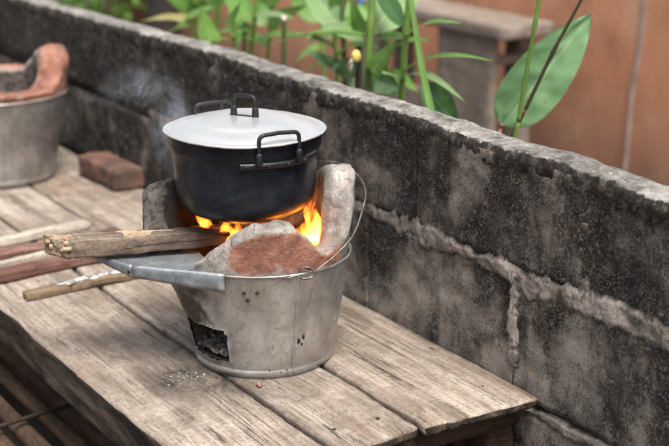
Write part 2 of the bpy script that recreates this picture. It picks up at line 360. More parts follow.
c = M.ramp(n2, [(.3, (.2, .09, .065)), (.55, (.34, .17, .125)), (.75, (.45, .28, .22))]); c = M.mix(M.ramp(n1, [(.3, .3), (.55, .9)]), c, (.045, .037, .032))
M.set('Base Color', c); M.bump(n2, .7, .003); mat_brick = M.m
M = Mat('paint_white', .6); M.set('Base Color', M.ramp(M.noise(60), [(.42, (.3, .27, .24)), (.52, (.72, .71, .69))])); mat_white = M.m
M = Mat('paint_cyan', .6); M.set('Base Color', M.ramp(M.noise(200), [(.4, (.12, .3, .36)), (.6, (.2, .48, .55))])); mat_cyan = M.m
M = Mat('pebble_clay', .9); M.set('Base Color', M.ramp(M.noise(160), [(.35, (.2, .1, .075)), (.65, (.34, .2, .15))])); mat_pebble = M.m

M = Mat('orange_plaster', .9, 0, .2)
n1 = M.noise(2.4, None, 6, .6, .5); n2 = M.noise(13, M.vec(scale=(1, 1, .35)), 6, .65, .4); n3 = M.noise(60, None, 5, .7)
c = M.ramp(n1, [(.3, (.5, .22, .125)), (.55, (.6, .29, .175)), (.75, (.66, .37, .25))])
c = M.mix(M.ramp(n2, [(.46, 0), (.66, .6)]), c, (.36, .175, .105)); c = M.mix(M.ramp(M.noise(7, None, 6, .65, .6), [(.54, 0), (.7, .4)]), c, (.7, .46, .34))
zz = M.math('ADD', M.xyz()[2], M.math('MULTIPLY', M.math('SUBTRACT', n2, .5), .55))
c = M.mix(M.ramp(M.math('ADD', zz, .45), [(.0, .9), (.2, .5), (.42, 0)]), c, (.14, .08, .06))
M.set('Base Color', c); M.bump(n3, .4, .003); mat_orange = M.m
M = Mat('crack_grey', .9); M.set('Base Color', M.ramp(M.noise(20), [(.3, (.2, .15, .13)), (.7, (.36, .28, .25))])); mat_crack = M.m
M = Mat('dirt', .95, 0, .2); n1 = M.noise(2.5, None, 7, .65, .3); n2 = M.noise(45, None, 6, .7)
c = M.ramp(n1, [(.3, (.05, .037, .028)), (.55, (.1, .078, .06)), (.75, (.17, .14, .115))]); c = M.mix(M.ramp(n2, [(.35, .6), (.5, 0)]), c, (.045, .036, .03))
M.set('Base Color', c); M.bump(n1, .6, .03); M.bump(n2, .7, .01); mat_dirt = M.m
M = Mat('path_concrete', .9, 0, .25); n1 = M.noise(8, None, 6, .65); n2 = M.noise(90, None, 4)
c = M.ramp(n1, [(.3, (.16, .15, .14)), (.6, (.3, .29, .27)), (.75, (.38, .37, .35))]); M.set('Base Color', c); M.bump(n2, .4, .002); mat_path = M.m
M = Mat('blue_plastic', .4, 0, .5); M.set('Base Color', M.ramp(M.noise(9), [(.3, (.06, .16, .36)), (.7, (.09, .24, .5))])); mat_blue = M.m

def leaf_mat(name, a, b, vein, tr=.35, n_v=40):
    M = Mat(name, .38, 0, .5)
    uvx = M.xyz(M.vec(src='UV'))
    ru = M.math('ADD', M.math('MULTIPLY', uvx[0], 1.6), M.math('MULTIPLY', M.math('ABSOLUTE', M.math('SUBTRACT', uvx[1], .5)), -7.0))
    stripes = M.math('SINE', M.math('MULTIPLY', ru, n_v/9*6.283))
    n1 = M.noise(14, None, 5, .6, .3)
    c = M.ramp(n1, [(.3, a), (.7, b)])
    c = M.mix(M.math('MULTIPLY', M.ramp(stripes, [(.2, 0), (.95, 1)]), .55), c, vein)
    mid = M.ramp(M.math('ABSOLUTE', M.math('SUBTRACT', uvx[1], .5)), [(.02, 1), (.05, 0)])
    c = M.mix(M.math('MULTIPLY', mid, .75), c, vein)
    c = M.mix(M.ramp(M.noise(40, None, 4), [(.66, 0), (.74, .6)]), c, (.2, .17, .06))
    M.set('Base Color', c); M.bump(stripes, .18, .0015); M.bump(mid, .5, .002)
    t = M.t.nodes.new('ShaderNodeBsdfTranslucent'); M.lk(c, t.inputs[0]); mx = M.t.nodes.new('ShaderNodeMixShader'); mx.inputs[0].default_value = tr
    out = M.t.nodes['Material Output']; M.lk(M.b.outputs[0], mx.inputs[1]); M.lk(t.outputs[0], mx.inputs[2]); M.lk(mx.outputs[0], out.inputs[0]); return M.m
leaf_mid = leaf_mat('leaf_green', (.1, .225, .04), (.17, .34, .075), (.28, .44, .14))
leaf_pale = leaf_mat('leaf_pale', (.2, .33, .13), (.29, .44, .19), (.4, .54, .28))
leaf_dark = leaf_mat('leaf_dark', (.03, .09, .03), (.06, .15, .045), (.12, .22, .09))
leaf_big = leaf_mat('leaf_broad', (.16, .33, .14), (.23, .43, .2), (.36, .54, .3), .35, 26)
leaf_yel = leaf_mat('leaf_yellowing', (.3, .28, .08), (.42, .38, .14), (.5, .46, .25))
leaf_lime = leaf_mat('leaf_lime', (.17, .36, .06), (.26, .5, .1), (.36, .58, .2), .5)
def stem_mat(name, a, b, c3):
    M = Mat(name, .45, 0, .5); n1 = M.noise(25, M.vec(scale=(1, 1, .3)), 5)
    M.set('Base Color', M.ramp(n1, [(.3, a), (.55, b), (.8, c3)])); M.bump(n1, .2, .002); return M.m
stem_green = stem_mat('stem_green', (.07, .14, .025), (.14, .24, .05), (.24, .33, .1))
stem_brown = stem_mat('stem_brown', (.07, .06, .03), (.13, .1, .055), (.17, .15, .07))
stem_dark = stem_mat('stem_dark', (.03, .055, .02), (.06, .09, .03), (.12, .13, .05))
trunk_dark = stem_mat('trunk_dark', (.012, .01, .01), (.028, .022, .02), (.05, .04, .035))
M = Mat('bud_yellow', .6); M.set('Base Color', M.ramp(M.noise(60), [(.35, (.5, .34, .06)), (.65, (.66, .55, .18))])); mat_bud = M.m
M = Mat('bud_tip', .6); M.set('Base Color', M.ramp(M.noise(60), [(.35, (.4, .27, .2)), (.65, (.66, .58, .5))])); mat_budtip = M.m

# ------------------------------------------------------------------ ground
GZ = -.42
vs, fs = grid(2, 2, lambda u, v: Vector((lerp(-160, 160, u), lerp(-160, 160, v), GZ)))
tag(obj('ground', vs, fs, mat_dirt), kind='structure')
vs, fs = rough_box((-7, 3), (1.75, 2.285), (GZ-.03, GZ+.012), (60, 12, 2), .008, .004, 5, 2)
tag(obj('path', vs, fs, mat_path), kind='structure')

# ------------------------------------------------------------------ low concrete-block wall
WY0, WY1 = .272, .338
WALL = thing('concrete_block_wall', 'low mould-blackened concrete block wall running behind the wooden bench', 'wall')
def topz(X): return .352 + .018*ss(-2.2, -.5, X) + .004*nz((X, 0, 0), 5, 2, 4) - .006*ss(.1, .6, X)
def face_y(x, z): return .004*nz((x, 0, z), 6, 3, 2.0) + .0022*nz((x, 0, z), 26, 3, 7.0)
course = [(.188, None, .045, 0), (-.021, .171, .31, 1), (-.23, -.038, .06, 1), (-.45, -.247, .31, 1)]
for z0, z1, off, lowmat in course:
    k0 = int((-3.0-off)/.405); 
    for k in range(k0, 5):
        x0 = off+k*.405+.0003; x1 = x0+.4044
        if x1 < -2.9 or x0 > 1.55: continue
        zt = z1 if z1 is not None else .36
        near = x1 > -1.2 and zt > -.1
        n = (44, 4, 20) if near else (10, 2, 6)
        def wp(p, x0=x0, x1=x1, z0=z0, z1=z1):
            if z1 is None:
                t = (p.z-z0)/(.36-z0); p = Vector((p.x, p.y, z0+t*(topz(p.x)-.012-z0)))
            e = min(p.x-x0, x1-p.x, p.z-z0)
            if p.y < .3: p.y += face_y(p.x, p.z)
            return p
        ov_ = .003; dy_ = .0009*(k % 2)
        vs, fs = rough_box((x0-ov_, x1+ov_), (WY0+dy_, WY1-.004-dy_), (z0, zt), n, .003 if lowmat else .0012, .0026, 40, 4.4+z0*7, .8, wp)
        obj('concrete_block', vs, fs, mat_block_low if lowmat else mat_block_up, WALL)
# coping: uneven plaster along the top
NXC = 620
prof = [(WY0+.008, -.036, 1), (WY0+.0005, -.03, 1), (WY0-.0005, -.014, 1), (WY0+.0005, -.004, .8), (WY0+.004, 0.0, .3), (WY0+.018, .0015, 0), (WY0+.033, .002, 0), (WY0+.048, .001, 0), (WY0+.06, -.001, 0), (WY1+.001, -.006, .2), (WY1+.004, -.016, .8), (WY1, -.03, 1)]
att = []
def cop(u, v):
    x = lerp(-2.9, 1.56, u); j = round(v*(len(prof)-1)); y, dz, fa = prof[j]
    c_ = nz((x, y, dz), 24, 4, 5); low = nz((x, 0, 0), 14, 3, 11)
    z = topz(x)+dz+.003*c_; 
    if j <= 1: z -= .008*low + .004*nz((x, 0, 0), 60, 2, 3)
    if j in (3, 4): y += .005*max(0, nz((x, 0, 0), 34, 4, 9))+.002*nz((x, 0, 0), 90, 2, 1); z -= .005*max(0, nz((x, 0, 1), 28, 3))
    y += .0025*nz((x, y*3, dz*3), 45, 3, 1)
    if y < .3: y += face_y(x, topz(x)-.03)*(1 if j < 4 else .5)
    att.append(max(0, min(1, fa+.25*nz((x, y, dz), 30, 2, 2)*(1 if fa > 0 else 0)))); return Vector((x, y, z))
vs, fs = grid(NXC, len(prof), cop); fs.append(tuple(range(len(prof)-1, -1, -1))); fs.append(tuple(range((NXC-1)*len(prof), NXC*len(prof))))
fs = [tuple(reversed(f)) for f in fs]
obj('coping', vs, fs, mat_coping, WALL, attr={'face': att})
# mortar: recessed core plus lumpy squeezed-out joints
vs, fs = rough_box((-2.88, 1.54), (WY0+.012, WY1-.012), (-.45, .325), (40, 2, 10), .004, .001, 9, 1)
core = obj('mortar_core', vs, fs, mat_mortar, WALL); a_ = core.data.attributes.new('proud', 'FLOAT', 'POINT')
def joint(name, p0, p1, wid, amt, n, seed, m_=15):
    p0 = Vector(p0); p1 = Vector(p1); d = (p1-p0); side = Vector((-d.z, 0, d.x)).normalized(); pr = []
    def fn(u, v):
        s = (v-.5)*2; c0 = p0+d*u; wv = .014*nz(c0, 7, 3, seed); q = c0+side*(s*wid*1.5+wv)
        ww = wid*(1.0+.85*nz(c0, 9, 3, seed+4)+.4*nz(c0, 40, 2, seed)); ww = max(.3*wid, min(1.45*wid, ww))
        fade = ss(0, .06, u)*ss(1, .94, u)
        h = ss(1, .25, abs(s*wid*1.5)/ww+.2*nz(q, 60, 3, seed+1)+.1*nz(q, 200, 2, seed))*fade
        a = max(0, amt(c0)+.25*nz(q, 22, 3, seed+8))
        y = WY0+.0055+face_y(q.x, q.z)-(.0098*h*min(1.06, a*.6+.45))-.0019*h*nz(q, 60, 4, seed)-.003*h*nz(q, 18, 3, seed+2)
        pr.append(ss(.42, .95, h)*min(1, a*.7+.45)); return Vector((q.x, y, q.z))
    vs, fs = grid(n, m_, fn); obj(name, vs, fs, mat_mortar, WALL, attr={'proud': pr})
bedA = lambda p: lerp(.28, .95, ss(-.02, .16, p.x))*(1-.75*ss(.035, 0, abs(p.x-.405))*1)*lerp(1, .8, ss(.6, .9, p.x))
joint('bed_joint', (-1.1, 0, .182), (1.5, 0, .172), .025, bedA, 1100, 3, 27)
joint('bed_joint', (-.3, 0, -.03), (1.5, 0, -.036), .016, lambda p: .75, 300, 5)
joint('head_joint', (.316, 0, .185), (.311, 0, .015), .026, lambda p: .95, 110, 7, 23)
joint('head_joint', (.452, 0, .30), (.449, 0, .178), .02, lambda p: .12, 70, 9)
joint('head_joint', (.72, 0, .172), (.714, 0, -.02), .015, lambda p: .7, 60, 16)

# ------------------------------------------------------------------ bench
BENCH = thing('wooden_bench', 'long weathered wooden plank bench beside the block wall', 'bench')
def soot_shade_at(p):  # soot on the boards, deepened at the left foot to paint contact shadow
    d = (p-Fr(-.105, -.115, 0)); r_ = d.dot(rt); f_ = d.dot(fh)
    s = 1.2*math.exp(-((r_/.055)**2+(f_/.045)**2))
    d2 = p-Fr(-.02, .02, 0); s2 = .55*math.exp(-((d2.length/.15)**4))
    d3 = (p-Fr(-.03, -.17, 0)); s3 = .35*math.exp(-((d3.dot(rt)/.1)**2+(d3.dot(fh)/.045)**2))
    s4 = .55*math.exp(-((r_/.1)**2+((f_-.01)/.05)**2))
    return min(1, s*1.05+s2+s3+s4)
def plank(x, y, th, seed, n, mat, tilt=0, ragged=.0, endskew=0):
    def wp(p):
        top = (p.z > -th*.5)
        if ragged and p.y < y[0]+.03:
            k = ss(y[0]+.03, y[0], p.y)
            p = p+Vector((0, ragged*k*(nz((p.x, 0, p.z*2.5), 9, 4, seed)+.4*nz((p.x, 0, p.z*4), 30, 3, seed))*(1 if p.z > -.02 else .8), -.002*k*max(0, nz((p.x, 0, 0), 14, 3, seed+2)) if top else 0))
        e = (p.x-x[0])/(x[1]-x[0]); t = (p.y-y[0])/(y[1]-y[0])
        yy = p.y+(.0045*nz((p.x, 0, 0), 5, 3, seed+(1 if t > .5 else 9)) if (t < .06 or t > .94) else 0)
        return Vector((p.x+(endskew*(t-.5) if e > .9 else 0)+(.003*nz((0, p.y, p.z), 50, 2, seed) if e > .98 else 0), yy, p.z+.0025*nz((p.x, p.y, 0), 3, 2, seed)+tilt*(t-.5)))
    vs, fs = rough_box(x, y, (-th, 0), n, .0022, .001, 45, seed, .8, wp)
    return obj('plank', vs, fs, mat, BENCH, attr={'soot': [soot_shade_at(v) for v in vs], 'bark': [(ss(-.002, -.009, v.z) if v.y < y[0]+.02 and ragged else .75*ss(-.001, -.004, v.z) if v.x > x[1]-.012 else 0) for v in vs]})
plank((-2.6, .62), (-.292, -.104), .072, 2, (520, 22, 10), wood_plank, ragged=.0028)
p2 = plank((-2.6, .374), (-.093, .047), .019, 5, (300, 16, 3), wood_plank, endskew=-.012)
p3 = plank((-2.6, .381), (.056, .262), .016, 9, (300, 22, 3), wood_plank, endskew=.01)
fleck = lump(atz(469, 394, .0005), .006, 2, .5, 2.5, 3, (1.2, .8, .1)); obj('paint_fleck', *fleck, mat_cyan, p3)
fleck = lump(atz(463, 398, .0005), .003, 2, .5, 2.5, 5, (1.2, .8, .12)); obj('paint_fleck', *fleck, mat_cyan, p3)
for p_, ys in ((p2, (-.062, .012)), (p3, (.095, .215))):
    for y_ in ys:
        for x_ in (.312, -1.2): obj('nail_head', *lump((x_+random.uniform(-.006, .006), y_, .0002), .0035, 2, .2, 2, y_*50, (1, 1, .3)), mat_rust, p_)
vs, fs = rough_box((.29, .335), (-.30, .268), (-.066, -.0205), (6, 40, 6), .004, .0015, 30, 3); obj('crossbeam', vs, fs, wood_beam, BENCH)
for X in (-1.2, -2.4):
    vs, fs = rough_box((X-.02, X+.02), (-.09, .268), (-.07, -.021), (4, 24, 4), .004, .0012, 30, X); obj('crossbeam', vs, fs, wood_beam, BENCH)
for X in (.31, -1.2, -2.4):
    for (ya, yb) in ((-.28, -.225), (.205, .26)):
        vs, fs = rough_box((X-.026, X+.026), (ya, yb), (GZ, -.064 if ya > 0 else -.069), (5, 5, 30), .005, .0015, 24, X+ya); obj('leg', vs, fs, wood_beam, BENCH)
# lower shelf of round poles with a thin iron rod over them
for i, (Y, zz, r_) in enumerate([(-.245, -.2, .016), (-.195, -.205, .017), (-.148, -.2, .015), (-.1, -.203, .016), (-.05, -.2, .016), (0, -.203, .017), (.05, -.2, .016), (.1, -.203, .016), (-.3, -.2, .017), (-.352, -.203, .016)]):
    pts = [(lerp(-2.6, .5, t/24), Y+.006*nz((t*.2, i, 0), 1, 2), zz+.004*nz((t*.2, i, 4), 1, 2)) for t in range(25)]
    obj('shelf_pole', *tube(pts, [r_*(1+.12*nz((t*.6, i, 0), 1, 2)) for t in range(25)], 12), wood_pole, BENCH)
for X in (-1.15, .28):
    vs, fs = rough_box((X-.02, X+.02), (-.38, .26), (-.262, -.222), (3, 16, 3), .004, .001, 20, X); obj('shelf_bearer', vs, fs, wood_beam, BENCH)
pa = atz(-20, 433, -.17); pb = atz(66, 407, -.17); pb = pa+(pb-pa)*2.2
obj('shelf_rod', *tube([pa+(pb-pa)*t/6+Vector((0, 0, .002*math.sin(t))) for t in range(7)], .0042, 8), mat_rust, BENCH)

# ------------------------------------------------------------------ bucket stove
def make_stove(label, C, S, hz, Rbase, Rtop, H, clay, rot=0.0, bulge=.046, vent=True, detail=1.0, group=None, seed=0.0, cem=None, soot=None, bsoot=None):
    """S: stove frame right/away axes are the view's own; hz: table of clay height against bearing"""
    T = thing('bucket_stove', label, 'stove', group); T.location = C
    NP = int(240*detail)
    def lobe(a): d = (a-180+540) % 360-180; return math.exp(-(d/42)**2)
    def Rb(a, z):
        t = z/H; return lerp(Rbase, Rtop, t**.9)+bulge*lobe(a)*t**3.2+.0011*nz((math.cos(math.radians(a))*2, math.sin(math.radians(a))*2, z*9), 1.3, 3, seed)
    def pos(a, R, z): g = math.radians(a+rot); return Fr(R*math.cos(g), R*math.sin(g), z)*S
    # outer metal bucket
    V0, V1, Z0, Z1 = 206, 246, .027, .084
    NZ = 36; sa = []; vs = []; fs = []
    zs = [H*j/(NZ-1) for j in range(NZ)]
    if vent:
        for zt in (Z0, Z1):
            j = min(range(NZ), key=lambda q: abs(zs[q]-zt)); zs[j] = zt
    for i in range(NP):
        a = 360*i/NP
        for z in zs:
            R = Rb(a, z)
            if vent and V0-1 <= a <= V1+1 and Z0-.001 <= z <= Z1+.001 and (a < V0+1.6 or a > V1-1.6 or z < Z0+.001 or z > Z1-.001): R += .0022+.0016*nz((a*.2, z*70, 0), 1, 2, seed)
            q_ = pos(a, R, z)
            if vent and V0-3 <= a <= V1+3 and Z0-.004 <= z <= Z1+.004: q_ = q_+Vector((0, 0, .0022*nz((a*.25, z*60, 0), 1, 3, 4)))+rt*(.0018*nz((a*.25, z*90, 3), 1, 3, 8))
            vs.append(q_)
            sa.append(bsoot(a, z) if bsoot else 0)
    hole = set()
    for i in range(NP):
        a = 360*(i+.5)/NP
        for j in range(NZ-1):
            zc = (zs[j]+zs[j+1])/2
            if vent and V0 < a < V1 and Z0 < zc < Z1 and not ((a > V1-2.2 and zc > Z1-.006) or (a < V0+2 and zc < Z0+.005)): hole.add((i, j)); continue
            fs.append((i*NZ+j, ((i+1) % NP)*NZ+j, ((i+1) % NP)*NZ+j+1, i*NZ+j+1))
    shell = obj('bucket', vs, fs, mat_bucket, T, attr={'soot': sa})
    # hem at the foot, rolled rim, lap seam
    def ring(z, rr, off, n=NP, m_=8, za=1.0):
        return grid(n, m_, lambda u, v: pos(360*u, Rb(360*u, z)+off+rr*math.cos(2*math.pi*v), z+rr*za*math.sin(2*math.pi*v)), True, True)
    v1, f1 = grid(NP, 5, lambda u, v: pos(360*u, Rb(360*u, .013*v)+[.0, .0022, .0026, .0022, 0][round(v*4)], .0005+.0145*v), True)
    obj('foot_hem', v1, f1, mat_bucket, T, attr={'soot': [0.15]*len(v1)})
    v1, f1 = ring(H, .0021, .0); obj('rolled_rim', v1, f1, mat_bucket, T, attr={'soot': [.1]*len(v1)})
    if vent:
        v1, f1 = grid(7, 30, lambda u, v: pos(294.5+3.2*u, Rb(296, .016+.158*v)+[-.001, .0008, .0012, .0013, .0012, .0002, -.001][round(u*6)], .016+.16*v))
        obj('lap_seam', v1, f1, mat_bucket, T, attr={'soot': [(.75 if k_//30 in (0, 1, 6) else .1) for k_ in range(len(v1))]})
        # air door: clay reveal behind the opening, with ash spilling in it
        def rev(u, v):
            k = u*4
            if k < 1: a, z = lerp(V0, V1, k), Z0
            elif k < 2: a, z = V1, lerp(Z0, Z1, k-1)
            elif k < 3: a, z = lerp(V1, V0, k-2), Z1
            else: a, z = V0, lerp(Z1, Z0, k-3)
            t = [0, .25, .6, 1, 1][round(v*4)]; mid_a = (V0+V1)/2; mid_z = (Z0+Z1)/2
            R = Rb(a, z)-.001-.055*t; q = 1 if v < .99 else 0
            aa = lerp(mid_a, a, q*(1-.12*t)); z2 = lerp(mid_z, z, q*(1-.1*t))
            return pos(aa, R, z2)+Vector((0, 0, .0015*nz((aa*.3, R*80, z2*80), 1, 3)))
        v1, f1 = grid(80, 5, rev, True); obj('air_door', v1, f1, mat_inside, T)
        def ashf(u, v):
            a = lerp(V0+1, V1-.5, u); R = lerp(Rb(a, .03)-.001, Rb(a, .03)-.058, v); e = math.sin(math.pi*min(1, max(0, .08+u*.84)))
            z = Z0+.0015+(.012+.030*ss(0, .6, v))*(.55+.45*(1-u))*(.6+.5*e)+.006*nz((u*7, v*5, 0), 1.4, 4, 3)
            return pos(a, R, z)
        v1, f1 = grid(46, 30, ashf); obj('ash_heap', v1, f1, mat_ash, T)
        for k in range(10):
            a = random.uniform(V0+4, V1-5); R = Rb(a, .03)-random.uniform(.004, .03); q = pos(a, R, Z0+random.uniform(.02, .036))
            obj('cinder', *lump(q, random.uniform(.003, .006), 1, .5, 1.3, k), mat_ash if k % 3 else mat_char, T)
        for (a, z) in ((261, .153), (269.5, .154), (263.3, .141)):
            q = pos(a, Rb(a, z), z); nrm = pos(a, 1, 0).normalized(); obj('rivet', *lump(q+nrm*.0002, .0034, 2, .15, 2, a, (1, 1, .9)), mat_rust, T)
        for (a, z, s_) in ((299, .064, .0035), (303, .07, .003), (302, .057, .0026)):
            q = pos(a, Rb(a, z), z); obj('rust_scab', *lump(q-pos(a, 1, 0)*.0016, s_, 2, .6, 2, a, (1, 1, 1.7)), mat_rust, T)
    # fired-clay liner with its lugs: section swept round the bearing
    NA = int(300*detail); prof_n = 20; ce = []; so = []
    def Rin(a): return .099 if S <= 1 else .097
    vs = []
    for i in range(NA):
        a = 360*i/NA; h = interp(hz, a); lb = bulge*lobe(a)
        Ro = Rtop-.003+lb; Ri = Rin(a)+lb*.75
        dz = h-H; ow = .1*max(0, dz); th = Ro+ow-Ri
        rnd = min(.017, max(.006, dz*.3)); rnd = rnd*(1.6 if 135 < a < 200 else 1)
        sec = [(Ro-.004, H-.012), (Ro, H+.001), (Ro+ow*.3, H+dz*.3), (Ro+ow*.6, H+dz*.6), (Ro+ow*.85, h-rnd*1.0), (Ro+ow-.0015, h-rnd*.55), (Ro+ow-rnd*.35, h-rnd*.16), (Ro+ow-rnd*.9, h),
               (lerp(Ro+ow, Ri, .5), h+.001), (Ri+rnd*.9, h), (Ri+rnd*.3, h-rnd*.25), (Ri, h-rnd), (Ri-.001, H+dz*.55), (Ri-.003, H+dz*.2), (Ri-.006, H-.01), (Ri-.02, H-.035), (Ri-.045, H-.05), (.04, H-.055), (.02, H-.056), (.001, H-.056)]
        for j, (R, z) in enumerate(sec):
            p = pos(a, R, z); am = (.0065 if 135 < a < 200 else .0055) if 0 < j < 15 else .001
            nn = nz(p+Vector((seed, 0, 0)), 22, 4, seed); d = pos(a, 1, 0).normalized()
            p = p+d*(am*nn*(1 if j < 8 else -1))+Vector((0, 0, am*.9*nz(p, 30, 3, seed+3) if 4 < j < 13 else 0))
            vs.append(p); ce.append(cem(a, z, j) if cem else (.6 if j > 9 else .2)); so.append(soot(a, z, j) if soot else 0)
    fs = []
    for i in range(NA):
        for j in range(prof_n-1):
            a = i*prof_n+j; b = ((i+1) % NA)*prof_n+j; fs.append((a, b, b+1, a+1))
    obj('clay_liner', vs, fs, clay, T, attr={'cement': ce, 'soot': so})
    return T, pos, Rb
HZ = [(0, .308), (14, .312), (28, .3), (40, .27), (55, .22), (75, .207), (100, .207), (125, .212), (138, .235), (150, .264), (163, .282), (173, .284), (181, .27), (186, .232), (190, .19), (194, .174), (224, .174), (231, .194), (243, .222), (256, .246), (268, .259), (280, .262), (291, .256), (302, .236), (312, .212), (320, .204), (329, .206), (338, .228), (346, .282), (352, .303), (360, .308)]
def cem1(a, z, j):
    if 130 < a < 215: return .8
    b = lerp(.95, .08, ss(240, 262, a)) if a >= 215 else .5          # cement daubed on the left cheek, bare clay in front
    if a > 322: b = lerp(.08, .85, ss(322, 340, a))
    if a < 130: b = .85
    if a > 250 and a < 340: b = lerp(b, .85, ss(3.6, 6.4, j+(a-285)*-.03))
    if j > 8: b = max(b, .88)
    if j <= 1: b = max(b, .55)
    return b
def soot1(a, z, j):
    s = 0
    if 135 < a < 202: s = .95 if j < 5 else .6 if j < 10 else .95
    if j >= 13: s = max(s, .75)
    if 120 < a < 135: s = .5
    if j >= 9 and (a > 240 or a < 60): s = max(s, .42)
    return s
def bsoot1(a, z):
    s = 1.15*math.exp(-((a-210)/34)**2)*ss(.02, .12, z)+.75*math.exp(-((a-226)/30)**2)*math.exp(-((z-.05)/.045)**2)
    return s+.3*ss(.03, .0, z)+.12*math.exp(-((a-300)/6)**2)
STOVE, spos, SRb = make_stove('galvanised bucket charcoal stove holding the black cooking pot, fire burning inside', (0, 0, 0), 1.0, HZ, .1105, .1425, .18, mat_clay, cem=cem1, soot=soot1, bsoot=bsoot1)
# fuel shelf: galvanised sheet with turned-down flanges
H = .1835
A = Fr(-.05, -.1395, H); B = Fr(-.197, -.094, H-.001); Cc = Fr(-.268, -.036, H-.001); D = Fr(-.2, .05, H); E_ = Fr(-.1, -.03, H)
def sheet(quads, th): 
    V = []; F = []
    for q in quads:
        n = (q[1]-q[0]).cross(q[2]-q[0]).normalized()*th
        o = len(V); V += [p for p in q]+[p-n for p in q]; k = len(q)
        F.append(tuple(range(o, o+k))); F.append(tuple(range(o+2*k-1, o+k-1, -1)))
        for i in range(k): F.append((o+i, o+k+i, o+k+(i+1) % k, o+(i+1) % k))
    return V, F
SH = thing('tmp', '', ''); bpy.data.objects.remove(SH)
shelf = obj('fuel_shelf', *sheet([[A, E_, D, Cc, B]], .0016), mat_zinc, STOVE, smooth=False)
dn = Vector((0, 0, 1))
A2 = A+rt*.002-fh*.002
def flange(p, q, h0, h1, name):
    d = (q-p).normalized(); o = d.cross(dn).normalized(); 
    if o.dot(p-Fr(-.12, 0, H)) < 0: o = -o
    n = 14; prof_ = []
    def fn(u, v):
        c_ = p+(q-p)*u; h = lerp(h0, h1, u); k = v*5
        return c_+o*(.0006+[-.003, .0008, .002, .0022, .0018, .001][round(k)])-dn*([-.0012, -.001, .003, .35*h, .75*h, h][round(k)])+o*.0012*nz(c_, 40, 2, v*3)
    vs, fs = grid(n, 6, fn); f_ = obj(name, vs, fs, mat_zinc, shelf); md = f_.modifiers.new('t', 'SOLIDIFY'); md.thickness = .0013
flange(A, B, .029, .019, 'flange'); flange(B, Cc, .019, .006, 'flange')
for q in (B+Fr(-.004, -.004, -.009)*1.0,): obj('rivet', *lump(q+Fr(-.001, .001, 0), .0028, 2, .1, 2), mat_rust, shelf)
# wire bail and the twist of wire at its ear
bail = spline([Fr(.088, -.119, .183), Fr(.098, -.115, .19), Fr(.12, -.1, .204), Fr(.146, -.07, .226), Fr(.162, -.02, .256), Fr(.166, .015, .273), Fr(.156, .05, .287), Fr(.13, .09, .296), Fr(.1, .115, .295), Fr(.05, .14, .28), Fr(-.02, .15, .24), Fr(-.07, .135, .19)], 6)
obj('wire_handle', *tube(bail, .0013, 6), mat_wire, STOVE)
def coil(c, R0, n, t0): return [c+rt*(R0*(1-.1*i/n)*math.cos(t0+i*.5))+Vector((0, 0, R0*.85*(1-.08*i/n)*math.sin(t0+i*.5)))-fh*(.0012*math.sin(i*.9)) for i in range(n)]
ec = Fr(.073, -.1275, .182)
cl = coil(ec, .0125, 30, 0)+[Fr(.088, -.119, .183)]
obj('wire_ear', *tube(cl, .0011, 6), mat_wire, STOVE)
obj('wire_ear', *tube(spline([Fr(.03, -.141, .181), Fr(.045, -.138, .178), Fr(.058, -.134, .180), Fr(.07, -.131, .174), Fr(.082, -.127, .177), Fr(.086, -.124, .184)], 5), .001, 6), mat_wire, STOVE)
# charcoal bed
for k in range(26):
    g = random.uniform(0, 2*math.pi); R = .075*math.sqrt(random.random()); q = Fr(R*math.cos(g), R*math.sin(g), .14+random.uniform(0, .03))
    obj('charcoal_lump', *lump(q, random.uniform(.014, .022), 2, .35, 1.2, k*1.7, (1, 1, .8)), mat_ember if k % 3 else mat_char, STOVE)

# ------------------------------------------------------------------ pot and lid
PC = Fr(-.0245, 0, 0)
POT = thing('cooking_pot', 'black soot-coated cooking pot sitting on the smoking stove', 'pot'); POT.location = PC+Vector((0, 0, .245))
pz = .253-.008
prof = [(.0, .0), (.06, .0), (.08, .0015), (.094, .0075), (.104, .018), (.1095, .031), (.1125, .05), (.1145, .08), (.1165, .096), (.1185, .0985), (.1195, .1015), (.1205, .1055), (.1212, .119), (.1225, .1225), (.1215, .1235), (.119, .122), (.117, .1), (.112, .06), (.105, .03), (.08, .006), (0, .004)]
prof = [(r, z+.008*ss(.03, .08, z)) for r, z in prof]
vs, fs = lathe(prof, 120, jit=lambda r, z, g: (r*(1+.003*math.sin(2*g+.5))+.0006*nz((math.cos(g)*3, math.sin(g)*3, z*20), 1, 2), z))
obj('pot_body', vs, [tuple(reversed(f)) for f in fs], mat_pot, POT)
def pdir(a): g = math.radians(a); return Fr(math.cos(g), math.sin(g), 0)
